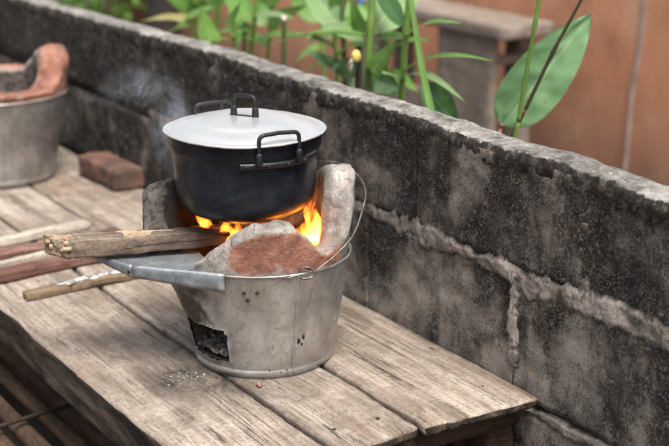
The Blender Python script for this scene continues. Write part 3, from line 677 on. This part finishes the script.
for ph in (298, 118):
    da = 15.5; R = .1245; zb = .106
    p0 = pdir(ph-da)*R; p1 = pdir(ph+da)*R; ch = (p1-p0).normalized(); out = pdir(ph); ht = .045; cr = .009
    a0 = p0+out*.004; a1 = p1+out*.004; zv = Vector((0, 0, 1))
    path = [a0+zv*(zb+.005), a0+zv*(zb+ht*.5), a0+zv*(zb+ht-cr)]
    path += [a0+ch*cr*(1-math.cos(t))+zv*(zb+ht-cr+cr*math.sin(t)) for t in [math.pi/8*k for k in range(1, 4)]]
    path += [a0+ch*cr+zv*(zb+ht), (a0+a1)/2+zv*(zb+ht+.0012), a1-ch*cr+zv*(zb+ht)]
    path += [a1-ch*cr*(1-math.sin(t))+zv*(zb+ht-cr+cr*math.cos(t)) for t in [math.pi/8*k for k in range(1, 4)]]
    path += [a1+zv*(zb+ht-cr), a1+zv*(zb+ht*.5), a1+zv*(zb+.005)]
    hd = obj('side_handle', *tube(path, .0033, 10), mat_handle, POT)
    for q in (a0, a1):
        obj('handle_socket', *tube([q+zv*(zb-.001), q+zv*(zb+.002), q+zv*(zb+.012), q+zv*(zb+.0165), q+zv*(zb+.0185)], [.0048, .0056, .0054, .0046, .0032], 12), mat_handle, hd)
    v1, f1 = grid(24, 6, lambda u, v: pdir(ph-28+56*u)*(.1172+[.0, .0035, .004, .004, .0035, 0][round(v*5)])+zv*(zb-.010+.011*v))
    obj('handle_strap', v1, f1, mat_handle, hd)
    for k in (-24, -8, 8, 24): obj('rivet', *lump(pdir(ph+k)*.1215+zv*(zb-.0045), .0032, 2, .1, 2, k), mat_handle, hd)
LID = thing('pot_lid', 'round aluminium lid with black handle covering the cooking pot', 'lid'); LID.location = PC+Vector((0, 0, pz+.1325))
prof = [(0, .0215), (.02, .0213), (.045, .0203), (.066, .0185), (.0775, .0165), (.081, .0145), (.0845, .0135), (.1, .0105), (.112, .0068), (.116, .0042), (.119, .0032), (.124, .0032), (.1275, .0036), (.1288, .0025), (.1283, .0006), (.126, -.0002), (.119, .0005), (.1, .007), (.05, .017), (0, .019)]
def lj(r, z, g): k = r/.128; return (r*(1+.0045*math.sin(2*g+1)*k+.006*max(0, math.cos(g-.35))**20*k), z+k*(.0011*math.sin(3*g)+.0009*nz((math.cos(g)*2, math.sin(g)*2, 0), 1.5, 2))+.0004*nz((math.cos(g)*r*30, math.sin(g)*r*30, 0), 1, 2))
vs, fs = lathe(prof, 140, jit=lj); obj('lid_plate', vs, [tuple(reversed(f)) for f in fs], mat_lid, LID)
hd_ = Fr(.036, -.018, 0).normalized(); zv = Vector((0, 0, 1)); L2 = .0195; zb = .0225; ht = .031; cr = .008
a0 = -hd_*L2; a1 = hd_*L2
path = [a0+zv*zb, a0+zv*(zb+ht*.5), a0+zv*(zb+ht-cr)]+[a0+hd_*cr*(1-math.cos(t))+zv*(zb+ht-cr+cr*math.sin(t)) for t in [math.pi/8*k for k in range(1, 5)]]+[zv*(zb+ht+.001)]
path += [a1-hd_*cr*(1-math.sin(t))+zv*(zb+ht-cr+cr*math.cos(t)) for t in [math.pi/8*k for k in range(0, 4)]]+[a1+zv*(zb+ht-cr), a1+zv*(zb+ht*.5), a1+zv*zb]
lh = obj('lid_handle', *tube(path, .0031, 10), mat_handle, LID)
for q in (a0, a1): obj('handle_socket', *tube([q+zv*(zb-.003), q+zv*(zb), q+zv*(zb+.010), q+zv*(zb+.013), q+zv*(zb+.0145)], [.0055, .0056, .005, .0046, .0032], 12), mat_handle, lh)
sd_ = Vector((-hd_.y, hd_.x, 0))
v1, f1 = grid(12, 5, lambda u, v: hd_*lerp(-.036, .036, u)+sd_*lerp(-.006, .006, v)+zv*(.0225-.004*(2*u-1)**2-[.002, 0, -.0004, 0, .002][round(v*4)]))
obj('handle_strap', v1, f1, mat_handle, lh)

# ------------------------------------------------------------------ firewood
def stick(name, label, p0, p1, w_, h_, mat, seed, bend=0, taper=None, n=(40, 6, 6), parent=None, group=None, amp=.002, rad=.004, slant=0):
    L = (p1-p0).length; d = (p1-p0).normalized(); s = Vector((0, 0, 1)).cross(d).normalized(); u_ = d.cross(s)
    def wp(p):
        t = p.x/L; k = taper(t) if taper else (1, 1); p = Vector((p.x+slant*(.5-p.y/w_)*ss(.2, 0, t), p.y, p.z))
        return Vector((1, 0, 0))*p.x+Vector((0, 1, 0))*(p.y*k[0]+bend*math.sin(math.pi*t)*L+.003*nz((p.x, 0, 0), 9, 2, seed))+Vector((0, 0, 1))*(p.z*k[1]+.0025*nz((p.x, 0, 0), 12, 3, seed+2))
    vs, fs = rough_box((0, L), (-w_/2, w_/2), (0, h_), n, rad, amp, 40, seed, 1.0, wp)
    o = obj(name, vs, fs, mat, parent); mm = Matrix((d, s, u_)).transposed().to_4x4(); mm.translation = p0; o.matrix_world = mm; o.matrix_basis = mm
    if label: tag(o, label, 'firewood', group)
    return o
LOGT = thing('firewood_log', 'thick split firewood log lying on the fuel shelf with one end in the fire', 'firewood', 'sticks of firewood')
lp0, lp1 = Fr(-.336, -.07, .188), Fr(-.052, -.01, .195)
logtap = lambda t: (1-.25*ss(.75, 1, t), .96-.35*ss(.75, 1, t)+.06*math.sin(t*7)-.08*ss(.2, .6, t))
LG = stick('log', None, lp0, lp1, .042, .031, wood_log, 3, .0, logtap, (110, 12, 12), LOGT, amp=.0022, rad=.0032, slant=.036)
at_ = LG.data.attributes.new('soot', 'FLOAT', 'POINT'); LL = (lp1-lp0).length
at_.data.foreach_set('value', [ss(.5, .85, v.co.x/LL) for v in LG.data.vertices])
stick('split_face', None, lp0+Vector((0, 0, .0288)), lp0+(lp1-lp0)*.8+Vector((0, 0, .0225)), .037, .0028, wood_split, 13, taper=lambda t: (1-.75*ss(.55, 1, t), 1-.5*t), n=(70, 10, 2), parent=LOGT, amp=.0022, rad=.001, slant=.034)
ld = (lp1-lp0).normalized(); ls_ = ld.cross(Vector((0, 0, 1))).normalized()
for k in range(5):     # torn, paler splinters of the raw end
    yy = random.uniform(-.019, .019); q = lp0-ls_*yy+ld*(.036*(.5-yy/.042))+Vector((0, 0, random.uniform(.003, .024))); l_ = random.uniform(.001, .006)
    stick('splinter', None, q-ld*l_, q+ld*.008, random.uniform(.005, .012), random.uniform(.004, .009), wood_split, k*2.2, n=(5, 2, 2), parent=LOGT, amp=.0008, rad=.001)
vs, fs = rough_box((0, .0012), (-.0195, .0195), (.0015, .0295), (2, 12, 12), .0004, .0006, 90, 4)
obj('cut_end', [lp0-ld*.0014+ld*(v.x+.036*(.5-v.y/.042))-ls_*v.y+Vector((0, 0, v.z)) for v in vs], fs, wood_split, LOGT)
stick('split_stick', 'pale thin split stick lying behind the thick log on the fuel shelf', Fr(-.33, -.018, .189), Fr(-.06, .03, .196), .016, .016, wood_split, 8, n=(50, 4, 4), group='sticks of firewood')
tp = lambda px, py, h: atz(px, py, h)
def ystick(name, label, X, y0, y1, w_, h_, mat, seed, z0=.0015, skew=0):
    return stick(name, label, Vector((X+skew, y0, z0)), Vector((X, y1, z0)), w_, h_, mat, seed, n=(40, 4, 4), group='sticks of firewood', amp=.0012, rad=.002)
ystick('firewood_stick', 'pale grey stick, farthest of the sticks left of the log', -.80, -.35, .03, .03, .016, wood_pale, 1, skew=.03)
ystick('firewood_stick', 'flat reddish stick between two pale sticks left of the log', -.705, -.36, .06, .04, .018, wood_red, 2, skew=.02)
ystick('firewood_stick', 'thin pale stick between two reddish sticks left of the log', -.642, -.36, .0, .016, .02, wood_pale, 3, skew=.02)
ystick('firewood_stick', 'reddish brown stick nearest the camera of the red ones left of log', -.59, -.36, .1, .034, .021, wood_red, 4, skew=.02)
WS = ystick('painted_stick', 'brown square stick with white paint spots lying under the log', -.455, -.243, .02, .024, .016, wood_brown, 5, skew=.004)
for k in range(6):
    y_ = lerp(-.175, -.06, k/5)+random.uniform(-.008, .008)
    obj('paint_spot', *lump((y_+.243, random.uniform(-.008, .006), .0168), random.uniform(.006, .011), 3, .9, 2.6, k*3.3, (random.uniform(.9, 1.7), .8, .12)), mat_white, WS)

# ------------------------------------------------------------------ brick, pebble, ash
vs, fs = rough_box((-.1, .1), (-.04, .04), (0, .05), (44, 20, 12), .006, .002, 45, 2, 1.5)
br = obj('brick', vs, fs, mat_brick); br.location = (-1.12, .226, .002); br.rotation_euler = (0, 0, math.radians(2))
tag(br, 'soot-stained red brick lying on the bench against the wall', 'brick')
pb_ = obj('pebble', *lump(atz(259, 385, .003), .0046, 2, .8, 1.5, 4, (1.3, .9, .7)), mat_pebble, smooth=True); tag(pb_, 'small reddish pebble on the bench before the stove', 'pebble')
fl = []
for k in range(120):
    c = Fr(-.118+random.gauss(0, .02), -.088+random.gauss(0, .018)-.015, .0006)
    if (c-Fr(0, 0, 0)).length < .118: continue
    fl.append(lump(c, random.choice((.0004, .0005, .0006, .0008, .001, .0018)), 1, .9, 1.5, k, (random.uniform(.7, 1.8), 1, .35)))
M = Mat('white_ash_fleck', .9); M.set('Base Color', M.ramp(M.noise(90), [(.4, (.2, .2, .2)), (.6, (.5, .49, .48))]))
tag(obj('ash_flecks', *join(*fl), M.m), 'white ash flecks scattered on the bench beside the stove', 'ash', kind='stuff')

# ------------------------------------------------------------------ flames and smoke
FM = Mat('flame', .5); FM.t.nodes.remove(FM.b); ov = FM.t.nodes['Material Output']
pv = FM.t.nodes.new('ShaderNodeVolumePrincipled'); pv.inputs['Density'].default_value = 0
gz = FM.xyz(FM.vec(src='Generated'))[2]
fn_ = FM.noise(62, FM.vec(scale=(1, 1, .4)), 5, .6, 1.0)
FM.lk(FM.ramp(gz, [(.0, (1, .42, .09)), (.35, (1, .27, .03)), (.75, (1, .16, .012)), (1, (1, .1, .006))]), pv.inputs['Emission Color'])
FM.lk(FM.math('MULTIPLY', FM.math('MULTIPLY', FM.ramp(fn_, [(.4, .06), (.6, 1.3)]), FM.ramp(gz, [(0, .35), (.15, 1), (.6, .75), (1, .3)])), 260.0), pv.inputs['Emission Strength'])
FM.lk(pv.outputs[0], ov.inputs['Volume'])
def flame(name, label, base, h, R, lean, seed, flat=.55):
    n = 22; pts = []; rad = []
    for i in range(n):
        t = i/(n-1); s = .35*h*t*nz((t*1.6, seed, 0), 1.2, 2); pts.append(base+Vector((0, 0, h*t))+lean*(t**1.4)+rt*s+fh*(.3*s))
        rad.append(max(.0003, R*(math.sin(math.pi*min(1, .12+.88*t**.75))**.9)*(1-t*.35)))
    o = obj(name, *tube(pts, rad, 12, flat=flat), FM.m); tag(o, label, 'flame', 'flames under the pot'); return o
flame('flame', 'tall orange flame tongue rising between the pot and right clay lug', Fr(.07, -.03, .185), .104, .019, Fr(.026, .0, 0), 1)
flame('flame', 'broad yellow flame low under the right side of the pot', Fr(.052, -.06, .185), .066, .021, Fr(.02, .0, 0), 2)
flame('flame', 'short flame licking out nearest the front clay lug on the right', Fr(.03, -.068, .192), .058, .016, Fr(.024, -.004, 0), 3)
flame('flame', 'thin rear flame against the inner face of the right lug', Fr(.085, -.02, .185), .08, .012, Fr(.006, .0, 0), 4)
flame('flame', 'low yellow flame left of the front clay lug under the pot', Fr(-.03, -.02, .175), .068, .017, Fr(-.01, -.03, 0), 5)
flame('flame', 'small flame above the charred end of the log', Fr(-.055, .0, .175), .068, .017, Fr(-.014, -.02, 0), 6)
flame('flame', 'short tongue of fire right beside the log tip under the pot', Fr(-.042, -.035, .18), .06, .014, Fr(-.004, -.025, 0), 12)
flame('flame', 'faint reddish flame deep in the left fire mouth', Fr(-.085, .02, .18), .07, .014, Fr(-.02, .0, 0), 9)

SM = Mat('smoke', .5); SM.t.nodes.remove(SM.b); ov = SM.t.nodes['Material Output']
pv = SM.t.nodes.new('ShaderNodeVolumePrincipled'); pv.inputs['Color'].default_value = (.80, .88, 1, 1); pv.inputs['Anisotropy'].default_value = .2
n1 = SM.noise(17, SM.vec(scale=(1, 1, .6)), 5, .55, 1.6); n2 = SM.noise(9, SM.vec(loc=(3, 1, 2)), 3, .5, .5)
rid = SM.ramp(SM.math('ABSOLUTE', SM.math('SUBTRACT', n1, .5)), [(.0, 1), (.02, .4), (.06, 0)])
rad = SM.t.nodes.new('ShaderNodeVectorMath'); rad.operation = 'LENGTH'
SM.lk(SM.vec(loc=(-1, -1, -1), scale=(2, 2, 2), src='Generated'), rad.inputs[0])
env = SM.ramp(rad.outputs['Value'], [(.1, 1), (.5, .5), (.95, 0)], 'EASE')
oi = SM.t.nodes.new('ShaderNodeObjectInfo'); sep = SM.t.nodes.new('ShaderNodeSeparateColor'); SM.lk(oi.outputs['Color'], sep.inputs[0])
den = SM.math('MULTIPLY', SM.math('MULTIPLY', SM.math('ADD', rid, .03), SM.ramp(n2, [(.38, .1), (.62, 1)])), SM.math('MULTIPLY', env, 70.0))
SM.lk(SM.math('MULTIPLY', den, sep.outputs[0]), pv.inputs['Density']); SM.lk(pv.outputs[0], ov.inputs['Volume'])
def smoke(c, sx, sy, sz, k, label, tilt):
    vs, fs = lump((0, 0, 0), 1, 3, .05, 1.0, sx*9); vs = [rt*(v.x*sx+v.z*sz*tilt)+fh*(v.y*sy)+Vector((0, 0, v.z*sz)) for v in vs]
    o = obj('smoke', vs, fs, SM.m); o.location = c; o.color = (k, k, k, 1); tag(o, label, 'smoke', kind='stuff')
smoke(Fr(-.158, .12, .35), .05, .035, .105, 1.0, 'thin bluish smoke curling up left of the pot', -.12)
smoke(Fr(-.225, .14, .415), .085, .03, .05, .45, 'faint smoke drifting off towards the second stove', 0)

# ------------------------------------------------------------------ second stove at the far end
HZ2 = [(0, .25), (12, .268), (26, .274), (38, .266), (50, .243), (66, .218), (90, .215), (130, .215), (150, .25), (165, .27), (185, .27), (196, .2), (212, .188), (232, .19), (246, .205), (262, .215), (280, .208), (300, .198), (330, .2), (342, .212), (352, .245), (360, .27)]
st2 = atz(1, 176, 0)
S2, _, _ = make_stove('second bucket stove with bare orange clay rim at the far left end of bench', Vector((st2.x, st2.y, .0025)), 1.12, HZ2, .111, .152, .185, mat_clay2, rot=0, bulge=.03, vent=False, detail=.6, seed=5,
    cem=lambda a, z, j: .62 if j > 9 else .25, soot=lambda a, z, j: (.62 if j > 10 and 30 < a < 300 else .45 if j > 11 else 0), bsoot=lambda a, z: .34+.1*math.sin(a*.35)+.08*math.sin(a*.9))

# ------------------------------------------------------------------ background: orange building wall, table, plants
BW = thing('orange_wall', 'orange terracotta rendered wall in the blurred background', 'wall')
oy = 2.3
def bwf(p): return p+Vector((0, .012*nz(p, 1.5, 3, 2), 0)) if p.y < oy+.05 else p
vs, fs = rough_box((-5.9, 4), (oy, oy+.15), (GZ-.1, .95), (120, 2, 24), .01, .004, 9, 3, 0, bwf); obj('wall_face', vs, fs, mat_orange, BW)  # unseen top kept low so the pot lid reflects open sky
pc = [at(x, y, oy-.006) for x, y in ((648, -60), (645, 0), (639, 55), (632, 95), (627, 150), (622, 190))]
obj('wall_crack', *tube(spline(pc, 5), .0085, 8), mat_crack, BW)  # crack line of the wall, built as a thin raised tube
# grey wooden table against it
TB = thing('wooden_table', 'weathered grey wooden side table standing against the orange wall', 'table')
ty = 1.93; tc = at(503, 27, ty); tl = at(404, 4, ty); tz = tc.z
vs, fs = rough_box((tl.x-.35, tc.x), (ty, ty+.23), (tz-.05, tz), (40, 12, 4), .006, .002, 20, 3); obj('table_top', vs, fs, wood_grey, TB)
xr = at(492, 60, ty+.02).x; xl = at(437, 60, ty+.02).x
vs, fs = rough_box((xl, xr), (ty+.02, ty+.05), (GZ+.01, tz-.051), (12, 3, 24), .005, .002, 20, 5); obj('side_panel', vs, fs, wood_grey, TB)
vs, fs = rough_box((at(506, 60, ty+.17).x, at(522, 60, ty+.17).x), (ty+.16, ty+.22), (GZ+.01, tz-.051), (5, 5, 24), .005, .002, 20, 6); obj('leg', vs, fs, wood_grey, TB)
vs, fs = rough_box((tl.x-.3, tl.x-.22), (ty+.02, ty+.08), (GZ+.01, tz-.051), (5, 5, 24), .005, .002, 20, 8); obj('leg', vs, fs, wood_grey, TB)
vs, fs = rough_box((tl.x-.3, tl.x-.22), (ty+.16, ty+.22), (GZ+.01, tz-.051), (5, 5, 24), .005, .002, 20, 9); obj('leg', vs, fs, wood_grey, TB)
rl = at(498, 57, ty+.1)
obj('stretcher', *tube([Vector((xr-.02, ty+.05, rl.z)), Vector((rl.x+.05, ty+.19, rl.z))], .018, 10), wood_grey, TB)
vs, fs = rough_box((tl.x-.3, xl), (ty+.03, ty+.05), (GZ+.18, GZ+.27), (14, 2, 5), .004, .002, 20, 11); obj('rail', vs, fs, wood_grey, TB)

def leaf(parent, p0, p1, width, mat, nrm=None, bow=.12, fold=.25, n=18, m_=7, wavy=.06, shape=None, name='leaf', twist=0.0):
    """a leaf from p0 to p1; bow lifts the middle, fold bends the halves up"""
    d = p1-p0; L = d.length; t_ = d.normalized(); N = Vector(nrm) if nrm is not None else Vector((0, 0, 1))
    N = (N-t_*N.dot(t_)); N = N.normalized() if N.length > .05 else t_.orthogonal(); s0 = t_.cross(N)
    uv = []; sd_ = random.uniform(0, 90)
    def fn(u, v):
        g = twist*u; s = s0*math.cos(g)+N*math.sin(g); Nn = N*math.cos(g)-s0*math.sin(g)
        wv = shape(u) if shape else (math.sin(math.pi*min(1, u**.8*.97+.03))**.75)*(1-.35*u)
        x = (v-.5)*2; uv.append((u, v))
        return p0+d*u+N*(bow*L*math.sin(math.pi*u))+s*(x*width*.5*wv)+Nn*(fold*width*.5*wv*abs(x)**1.3+wavy*width*nz((u*5, x*2, sd_), 1.2, 2))
    vs, fs = grid(n, m_, fn); return obj(name, vs, fs, mat, parent, uv=uv)
def stem(parent, pts, r0, r1, mat, name='stem', seg=10, nodes=()):
    sp = spline(pts, 6); n = len(sp); R = [lerp(r0, r1, i/(n-1)) for i in range(n)]
    for k in nodes:
        i = min(n-1, int(k*(n-1))); R[i] *= 1.35
    return obj(name, *tube(sp, R, seg), mat, parent)
toc = -fw
def pl(Y, *pp): return [at(x, y, Y) for x, y in pp]
def down(p, Y): return Vector((p.x, Y, GZ))
UPN_ = (0, -.5, 1)
def plant(name, label, cat='plant', group='ginger-like plants behind the wall'): return thing(name, label, cat, group)
def addstem(P, Y, pts, r0, r1, mat, **k):
    q = pl(Y, *pts); low = q[-1]; dirn = (q[-1]-q[-2]).normalized(); t = (low.z-GZ)/max(.2, -dirn.z); q.append(low+dirn*t*.5); e = low+dirn*t; e.z = GZ-.01; q.append(e)
    return stem(P, q, r1, r0, mat, **k)
def addleaf(P, Y0, a, Y1, b, wpx, mat, **k):
    wpx *= 1.5; p0 = at(*a, Y0); p1 = at(*b, Y1); p1 = p0+(p1-p0)*k.pop('ext', 1.2); dist = (p0-CAM).dot(fw); return leaf(P, p0, p1, wpx*dist/1380, mat, **k)

# P1 broad oval leaf with two bare stems
P = plant('broad_leaf_plant', 'plant with one big broad oval green leaf right of the table')
shp = lambda u: max(.015, 2.25*((u+.004)**.52)*(1.0001-u)**.82)
addleaf(P, .62, (502, 124), .72, (591, 14), 41, leaf_big, ext=1, nrm=toc+Vector((.15, 0, .1)), bow=.04, fold=.3, n=40, m_=15, shape=shp, wavy=.05)
stem(P, [at(502, 124, .62), at(500, 131, .62), at(498, 150, .6), Vector((at(498, 150, .6).x, .6, .0)), Vector((at(498, 150, .6).x-.02, .6, GZ-.01))], .0035, .005, stem_mat('petiole_red', (.2, .09, .05), (.26, .13, .08), (.2, .18, .08)), name='petiole')
P = plant('green_cane', 'slim bare green cane standing in front of the broad leaf')
addstem(P, .52, [(545, -40), (539, 0), (530, 52), (519, 117), (514, 140)], .0042, .0034, stem_green, nodes=(.25, .42))
P = plant('brown_cane', 'slim brown-green cane leaning across the broad leaf')
addstem(P, .56, [(600, -40), (581, 0), (553, 52), (527, 106), (517, 126)], .0046, .0026, stem_brown, nodes=(.34,))
# P2 centre clump
P = plant('ginger_plant', 'thick green stemmed plant with long leaves nearest the yellow bud')
addstem(P, .6, [(373, -40), (372, 0), (369, 50), (366, 95)], .0085, .0075, stem_green, nodes=(.3,))
addleaf(P, .6, (369, 36), .5, (287, 43), 12, leaf_mid, bow=.06, fold=.35, nrm=(0, 0, 1))
addleaf(P, .6, (365, 44), .7, (318, 44), 13, leaf_pale, bow=.1, fold=.2, nrm=(0, -.5, 1))
addleaf(P, .62, (371, 74), .55, (393, 46), 14, leaf_mid, nrm=toc, bow=.05)
addleaf(P, .62, (372, 32), .85, (409, -10), 32, leaf_pale, nrm=toc, bow=.06, fold=.15)
addleaf(P, .62, (402, 26), .66, (378, -12), 15, leaf_dark, nrm=toc, bow=.05)
addleaf(P, .62, (366, 74), .66, (396, 90), 20, leaf_dark, nrm=toc, bow=.05)
P = plant('ginger_plant', 'leafy plant with broad pale leaf rising behind the yellow bud')
addstem(P, .7, [(342, -20), (343, 20), (345, 76)], .007, .006, stem_dark)
addleaf(P, .68, (345, 34), .75, (310, -8), 22, leaf_pale, nrm=toc, bow=.05, fold=.12)
addleaf(P, .66, (356, 36), .66, (349, 6), 12, leaf_mid, nrm=toc, bow=.05)
addleaf(P, .7, (353, 84), .62, (312, 56), 14, leaf_dark, nrm=(0, -.6, 1), bow=.1)
P = plant('ginger_plant', 'green plant with two long side leaves in front of the grey table')
addstem(P, .62, [(410, -40), (409, 0), (405, 45), (401, 105)], .0075, .0066, stem_green, nodes=(.35,))
addleaf(P, .62, (405, 36), .56, (453, 26), 9, leaf_mid, bow=.05, nrm=(0, -.4, 1))
addleaf(P, .62, (405, 38), .68, (374, 46), 12, leaf_mid, bow=.05, nrm=(0, -.6, 1))
addleaf(P, .62, (403, 70), .55, (478, 63), 8, leaf_mid, bow=.05, nrm=(0, -.4, 1))
addleaf(P, .62, (402, 80), .56, (376, 73), 7, leaf_pale, bow=.05, nrm=(0, -.6, 1))
addleaf(P, .62, (402, 79), .55, (454, 98), 8, leaf_pale, bow=.1, nrm=(0, -.4, 1))
P = plant('ginger_plant', 'dark upright stem with small leaves just right of the yellow bud')
addstem(P, .66, [(360, 26), (359, 50), (358, 95)], .0085, .0075, stem_dark)
addleaf(P, .64, (360, 34), .6, (352, 4), 11, leaf_mid, nrm=toc)
addleaf(P, .66, (359, 60), .6, (336, 70), 12, leaf_dark, nrm=(0, -.5, 1))
P = plant('grass_blade_plant', 'long folded green blade slanting down before the grey table')
b0 = pl(.5, (436, 114), (425, 66), (415, 24), (408, -14))
leaf(P, b0[0]-Vector((0, 0, .05)), b0[3], .019, leaf_mid, nrm=toc+rt*.6, bow=-.03, fold=.9, n=24, shape=lambda u: 1-.45*u)
addleaf(P, .55, (424, 84), .6, (453, 120), 22, leaf_dark, nrm=toc, bow=.05)
stem(P, [b0[0], b0[0]-Vector((0, 0, .15)), Vector((b0[0].x+.02, .5, GZ-.01))], .006, .007, stem_green)
P = plant('ginger_plant', 'bright leafy shoots filling the gap left of the thick green stem')
addstem(P, .72, [(331, -30), (333, 10), (338, 80)], .006, .005, stem_green)
for (a, b, w_, mt, nr) in [((334, 24), (306, -6), 13, leaf_lime, toc), ((334, 38), (366, 8), 13, leaf_lime, toc), ((335, 48), (300, 36), 11, leaf_mid, UPN_), ((336, 60), (372, 50), 12, leaf_mid, UPN_), ((336, 66), (312, 74), 12, leaf_mid, UPN_), ((333, 10), (350, -20), 14, leaf_mid, toc)]:
    addleaf(P, .72, a, .72+random.uniform(-.1, .1), b, w_, mt, nrm=nr, bow=.06, fold=.25)
P = plant('ginger_plant', 'bright shoot with crossing leaves between the two thick green stems')
addstem(P, .8, [(388, -30), (388, 10), (386, 90)], .006, .005, stem_green)
for (a, b, w_, mt, nr) in [((388, 22), (418, -8), 14, leaf_mid, toc), ((388, 32), (362, 8), 13, leaf_lime, toc), ((387, 56), (424, 44), 11, leaf_mid, UPN_), ((387, 66), (366, 56), 12, leaf_dark, UPN_), ((387, 72), (412, 88), 12, leaf_mid, UPN_)]:
    addleaf(P, .8, a, .8+random.uniform(-.1, .1), b, w_, mt, nrm=nr, bow=.06, fold=.25)
# bud
P = plant('flower_bud', 'yellow bud with pale tip on a short whitish stalk', 'flower bud')
bc = at(356, 56, .55); obj('bud', *lump(bc, .0125, 3, .15, 1.1, 2, (.85, .85, 1.1)), mat_bud, P)
obj('bud_tip', *tube([bc+Vector((0, 0, -.005))-rt*.004, bc-rt*.010+Vector((0, 0, -.013)), bc-rt*.014+Vector((0, 0, -.02))], [.006, .005, .0015], 10), mat_budtip, P)
stem(P, [bc, at(353, 75, .56), at(352, 92, .57), Vector((at(352, 92, .57).x, .57, GZ-.01))], .004, .006, stem_mat('stalk_pale', (.2, .28, .17), (.3, .38, .25), (.4, .46, .33)))
# cut cane
P = plant('cut_cane', 'short cut cane with pale flat top standing behind the wall')
addstem(P, .55, [(284, 18), (284, 40), (284, 62)], .006, .0058, stem_dark); c0 = at(284, 16.5, .55)
obj('cut_top', *tube([c0-Vector((0, 0, .012)), c0+Vector((0, 0, .002))], .0063, 10), mat_budtip, P)
# P3 left clump
def gl(label, Y, spts, leaves, r=.007, m_=stem_green):
    P = plant('ginger_plant', label); addstem(P, Y, spts, r, r*.85, m_)
    for (a, b, w_, mt, nr) in leaves: addleaf(P, Y, a, Y+random.uniform(-.12, .1), b, w_, mt, nrm=nr, bow=random.uniform(.03, .09), fold=.2)
UPN = (0, -.5, 1)
gl('plant with big dark leaf overhanging the wall, left of the others', .62, [(221, -20), (219, 5), (216, 28), (212, 50)], [((217, 6), (171, 34), 15, leaf_mid, UPN), ((214, 26), (152, 22), 11, leaf_yel, UPN), ((213, 42), (203, 12), 16, leaf_lime, toc), ((219, 2), (196, -14), 14, leaf_mid, toc)])
gl('slim plant with upright leaves between the dark leaf and cut cane', .75, [(258, -30), (256, 10), (250, 55)], [((254, 22), (226, -10), 17, leaf_mid, toc), ((254, 30), (222, 33), 10, leaf_mid, UPN), ((252, 44), (296, 37), 10, leaf_mid, UPN), ((255, 16), (288, 18), 8, leaf_pale, UPN)])
gl('dark stemmed plant half hidden among the left leaves', .85, [(247, -30), (246, 10), (244, 50)], [((246, 24), (218, 40), 14, leaf_dark, UPN), ((246, 16), (268, 14), 12, leaf_mid, UPN), ((244, 40), (232, 14), 14, leaf_lime, toc)], .006, stem_dark)
gl('low leafy plant peeping over the wall beside the left stems', .55, [(236, 20), (235, 40), (234, 58)], [((235, 40), (206, 44), 10, leaf_lime, UPN), ((235, 36), (262, 46), 9, leaf_mid, UPN), ((235, 34), (240, 8), 10, leaf_mid, toc)], .005)
gl('broad leaved plant at the left end of the clump over the wall', .95, [(196, -20), (195, 6), (193, 34)], [((195, 8), (166, -8), 15, leaf_mid, toc), ((194, 18), (224, 2), 16, leaf_mid, toc), ((194, 24), (176, 30), 12, leaf_lime, UPN), ((195, 4), (206, -20), 16, leaf_lime, toc)], .006)
gl('tall plant with arching leaves just left of the cut cane', .9, [(274, -30), (272, 10), (268, 55)], [((270, 30), (300, 10), 14, leaf_mid, toc), ((270, 24), (240, 6), 14, leaf_pale, toc), ((269, 44), (240, 50), 12, leaf_mid, UPN), ((272, 8), (262, -22), 16, leaf_mid, toc)], .006)
gl('plant with wide drooping leaves between cut cane and yellow bud', .95, [(322, -30), (322, 10), (324, 70)], [((322, 20), (296, 2), 16, leaf_mid, toc), ((323, 34), (352, 18), 15, leaf_pale, toc), ((323, 46), (300, 60), 13, leaf_mid, UPN), ((322, 10), (334, -20), 16, leaf_mid, toc)], .006)
# blue pipe
pp = pl(1.3, (361, -60), (361, 0), (360, 30)); tag(obj('blue_pipe', *tube([pp[0], pp[1], pp[2], Vector((pp[2].x, 1.3, GZ))], .0075, 12), mat_blue), 'upright blue plastic pipe behind the yellow bud', 'pipe')
# dark trunk and lime-green bush farther left
T = thing('tree', 'dark tree trunk beside the lime bush beyond the wall', 'tree')
tb = at(164, 18, 1.9); tx = tb.x
obj('trunk', *tube([Vector((tx+.01*nz((k, 0, 0), .7, 2), 1.9+.01*nz((k, 3, 0), .7, 2), GZ-.02+k*.2)) for k in range(16)], [.09-.003*k+.008*nz((k, 1, 0), .9, 2) for k in range(16)], 16), trunk_dark, T)
cr_ = []
for k in range(500):
    c = Vector((tx+random.gauss(0, .55), 1.9+random.gauss(0, .55), 3.0+random.gauss(0, .35))); d = Vector((random.gauss(0, 1), random.gauss(0, 1), random.gauss(-.4, .5))).normalized(); s = d.orthogonal().normalized()*.035; l_ = d*.14
    cr_.append(([c, c+l_*.5+s, c+l_, c+l_*.5-s], [(0, 1, 2, 3)]))
obj('crown', *join(*cr_), leaf_dark, T, smooth=False)
B_ = thing('bush', 'bright lime green leafy bush beyond the far end of the wall', 'bush')
bcx = at(112, 8, 2.1)
for k in range(8):
    g = random.uniform(0, 6.28); stem(B_, [Vector((bcx.x, 2.1, GZ-.01)), Vector((bcx.x+.15*math.cos(g), 2.1+.15*math.sin(g), GZ+.3)), Vector((bcx.x+.3*math.cos(g), 2.1+.3*math.sin(g), GZ+.8))], .012, .005, stem_green)
bl = []; 
for k in range(420):
    g = random.uniform(0, 6.28); R = .42*math.sqrt(random.random()); z = GZ+random.uniform(.15, 1.0); c = Vector((bcx.x+R*math.cos(g), 2.1+R*math.sin(g), z))
    d = Vector((math.cos(g), math.sin(g), random.uniform(-.6, .5))).normalized()
    leaf(B_, c, c+d*random.uniform(.16, .26), random.uniform(.05, .08), leaf_lime, bow=.1, n=6, m_=3)
